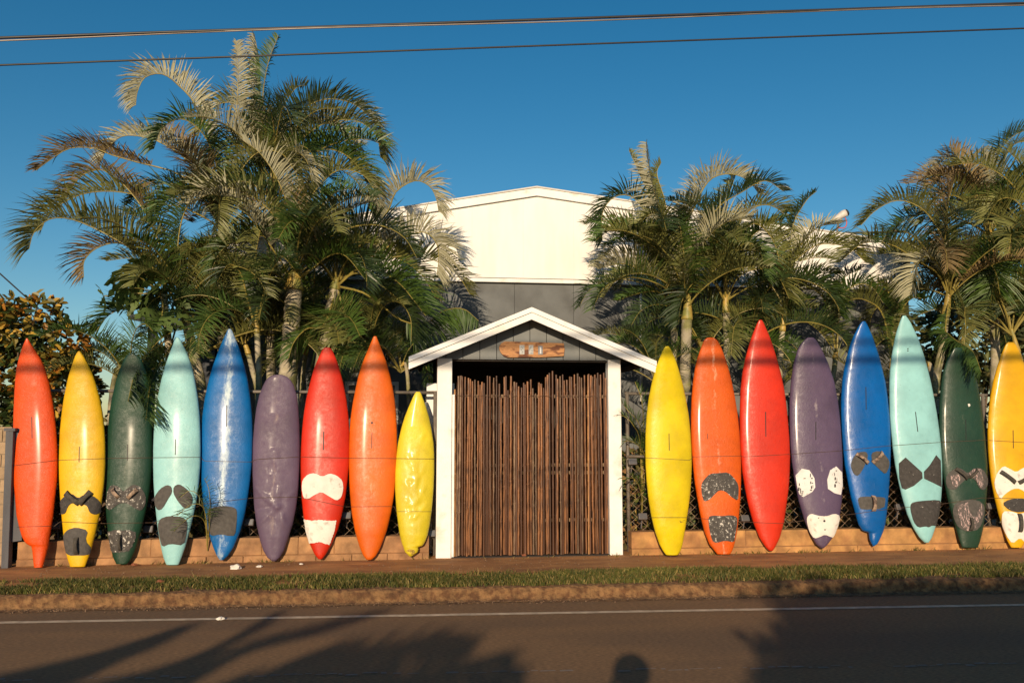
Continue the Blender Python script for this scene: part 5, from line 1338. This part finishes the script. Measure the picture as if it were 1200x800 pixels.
for px, py, rx, rz in ((1010, 715, .6, .2), (1090, 712, .9, .24), (1180, 712, .9, .22), (930, 700, .3, .08), (990, 745, .3, .25), (1075, 790, .6, .4), (1100, 780, 1.2, .6), (1250, 760, 1.5, .7), (1120, 860, .9, .6), (1200, 850, 1.4, .7), (1350, 740, 1.6, .6), (1075, 700, .25, .12), (1135, 700, .25, .12), (915, 694, .12, .05), (905, 706, .1, .04), (950, 725, .15, .08), (965, 755, .12, .06), (1000, 792, .12, .08), (975, 690, .12, .05)):
    c = back(px, py, Yt); bl_.append((c, (rx, .6, rz)))
leaf_blob('leafy_tree', 'broad leafy tree behind the viewpoint shading the right side of the road', 'tree', bl_, 16000, hed[:3], .15, seed=12, base=Vector((bl_[6][0].x, Yt, 0)))

# the photographer, whose head shadow falls on the road
def photographer():
    t = thing('person', 'person in a dark shirt with both hands raised, standing behind the viewpoint', 'person', (0, -.22, 0))
    J = {'pel': (0, -.24, .98, .13, .10), 'wai': (0, -.25, 1.12, .125, .09), 'che': (0, -.26, 1.32, .15, .10), 'nek': (0, -.24, 1.50, .06, .06), 'hd0': (0, -.22, 1.60, .075, .085), 'hd1': (0, -.22, 1.72, .085, .10), 'hd2': (0, -.22, 1.80, .05, .06),
         'sl': (-.19, -.25, 1.43, .055, .055), 'el': (-.25, -.12, 1.24, .042, .042), 'wl': (-.12, -.03, 1.50, .028, .024), 'sr': (.19, -.25, 1.43, .055, .055), 'er': (.25, -.12, 1.24, .042, .042), 'wr': (.12, -.03, 1.50, .028, .024),
         'hl': (-.10, -.24, .92, .09, .09), 'kl': (-.12, -.22, .50, .058, .058), 'al': (-.13, -.26, .09, .038, .038), 'tl': (-.14, -.10, .04, .035, .03), 'hr': (.10, -.24, .92, .09, .09), 'kr': (.12, -.22, .50, .058, .058), 'ar': (.13, -.26, .09, .038, .038), 'tr': (.14, -.10, .04, .035, .03),
         'pl': (-.095, -.04, 1.58, .026, .018), 'pr': (.095, -.04, 1.58, .026, .018)}
    E = [('pel','wai'),('wai','che'),('che','nek'),('nek','hd0'),('hd0','hd1'),('hd1','hd2'),('che','sl'),('sl','el'),('el','wl'),('wl','pl'),('che','sr'),('sr','er'),('er','wr'),('wr','pr'),('pel','hl'),('hl','kl'),('kl','al'),('al','tl'),('pel','hr'),('hr','kr'),('kr','ar'),('ar','tr')]
    for s, p in ((-1, 'pl'), (1, 'pr')):
        for f in range(4):
            a = f'f{p}{f}'; J[a] = (s * (.075 - .012 * f), -.045 + .008 * f, 1.63 + .004 * f, .010, .010); b = a + 'b'; J[b] = (s * (.055 - .010 * f), -.04 + .006 * f, 1.655 + .004 * f, .009, .009); E += [(p, a), (a, b)]
        a = f't{p}'; J[a] = (s * .065, -.05, 1.59, .011, .011); E.append((p, a))
    names = list(J); me = bpy.data.meshes.new('body'); me.from_pydata([J[n][:3] for n in names], [(names.index(a), names.index(b)) for a, b in E], [])
    o = bpy.data.objects.new('body', me); COL.objects.link(o)
    md = o.modifiers.new('skin', 'SKIN')
    for i, n_ in enumerate(names): me.skin_vertices[0].data[i].radius = J[n_][3:5]; me.skin_vertices[0].data[i].use_root = (n_ == 'pel')
    o.modifiers.new('sub', 'SUBSURF').levels = 1; o.modifiers['sub'].render_levels = 1
    me.materials.append(mat('dark_clothing', (.05, .05, .06), .85, .2, 9)); o.parent = t; o.location = (0, .22, 0)
    g = MB(); bm = bmesh.new(); bmesh.ops.create_uvsphere(bm, u_segments=16, v_segments=10, radius=.138)
    for v in bm.verts: v.co = Vector((v.co.x * .95, v.co.y * 1.05, v.co.z * .9)) + Vector((0, -.25, 1.725)); 
    g.v = [v.co.copy() for v in bm.verts]; g.f = [tuple(x.index for x in f.verts) for f in bm.faces]; g.m = [0] * len(g.f); bm.free()
    g.build('hair', mat('dark_hair', (.03, .02, .015), .7, .3, 40, .5, 80), t, smooth=True)
photographer()
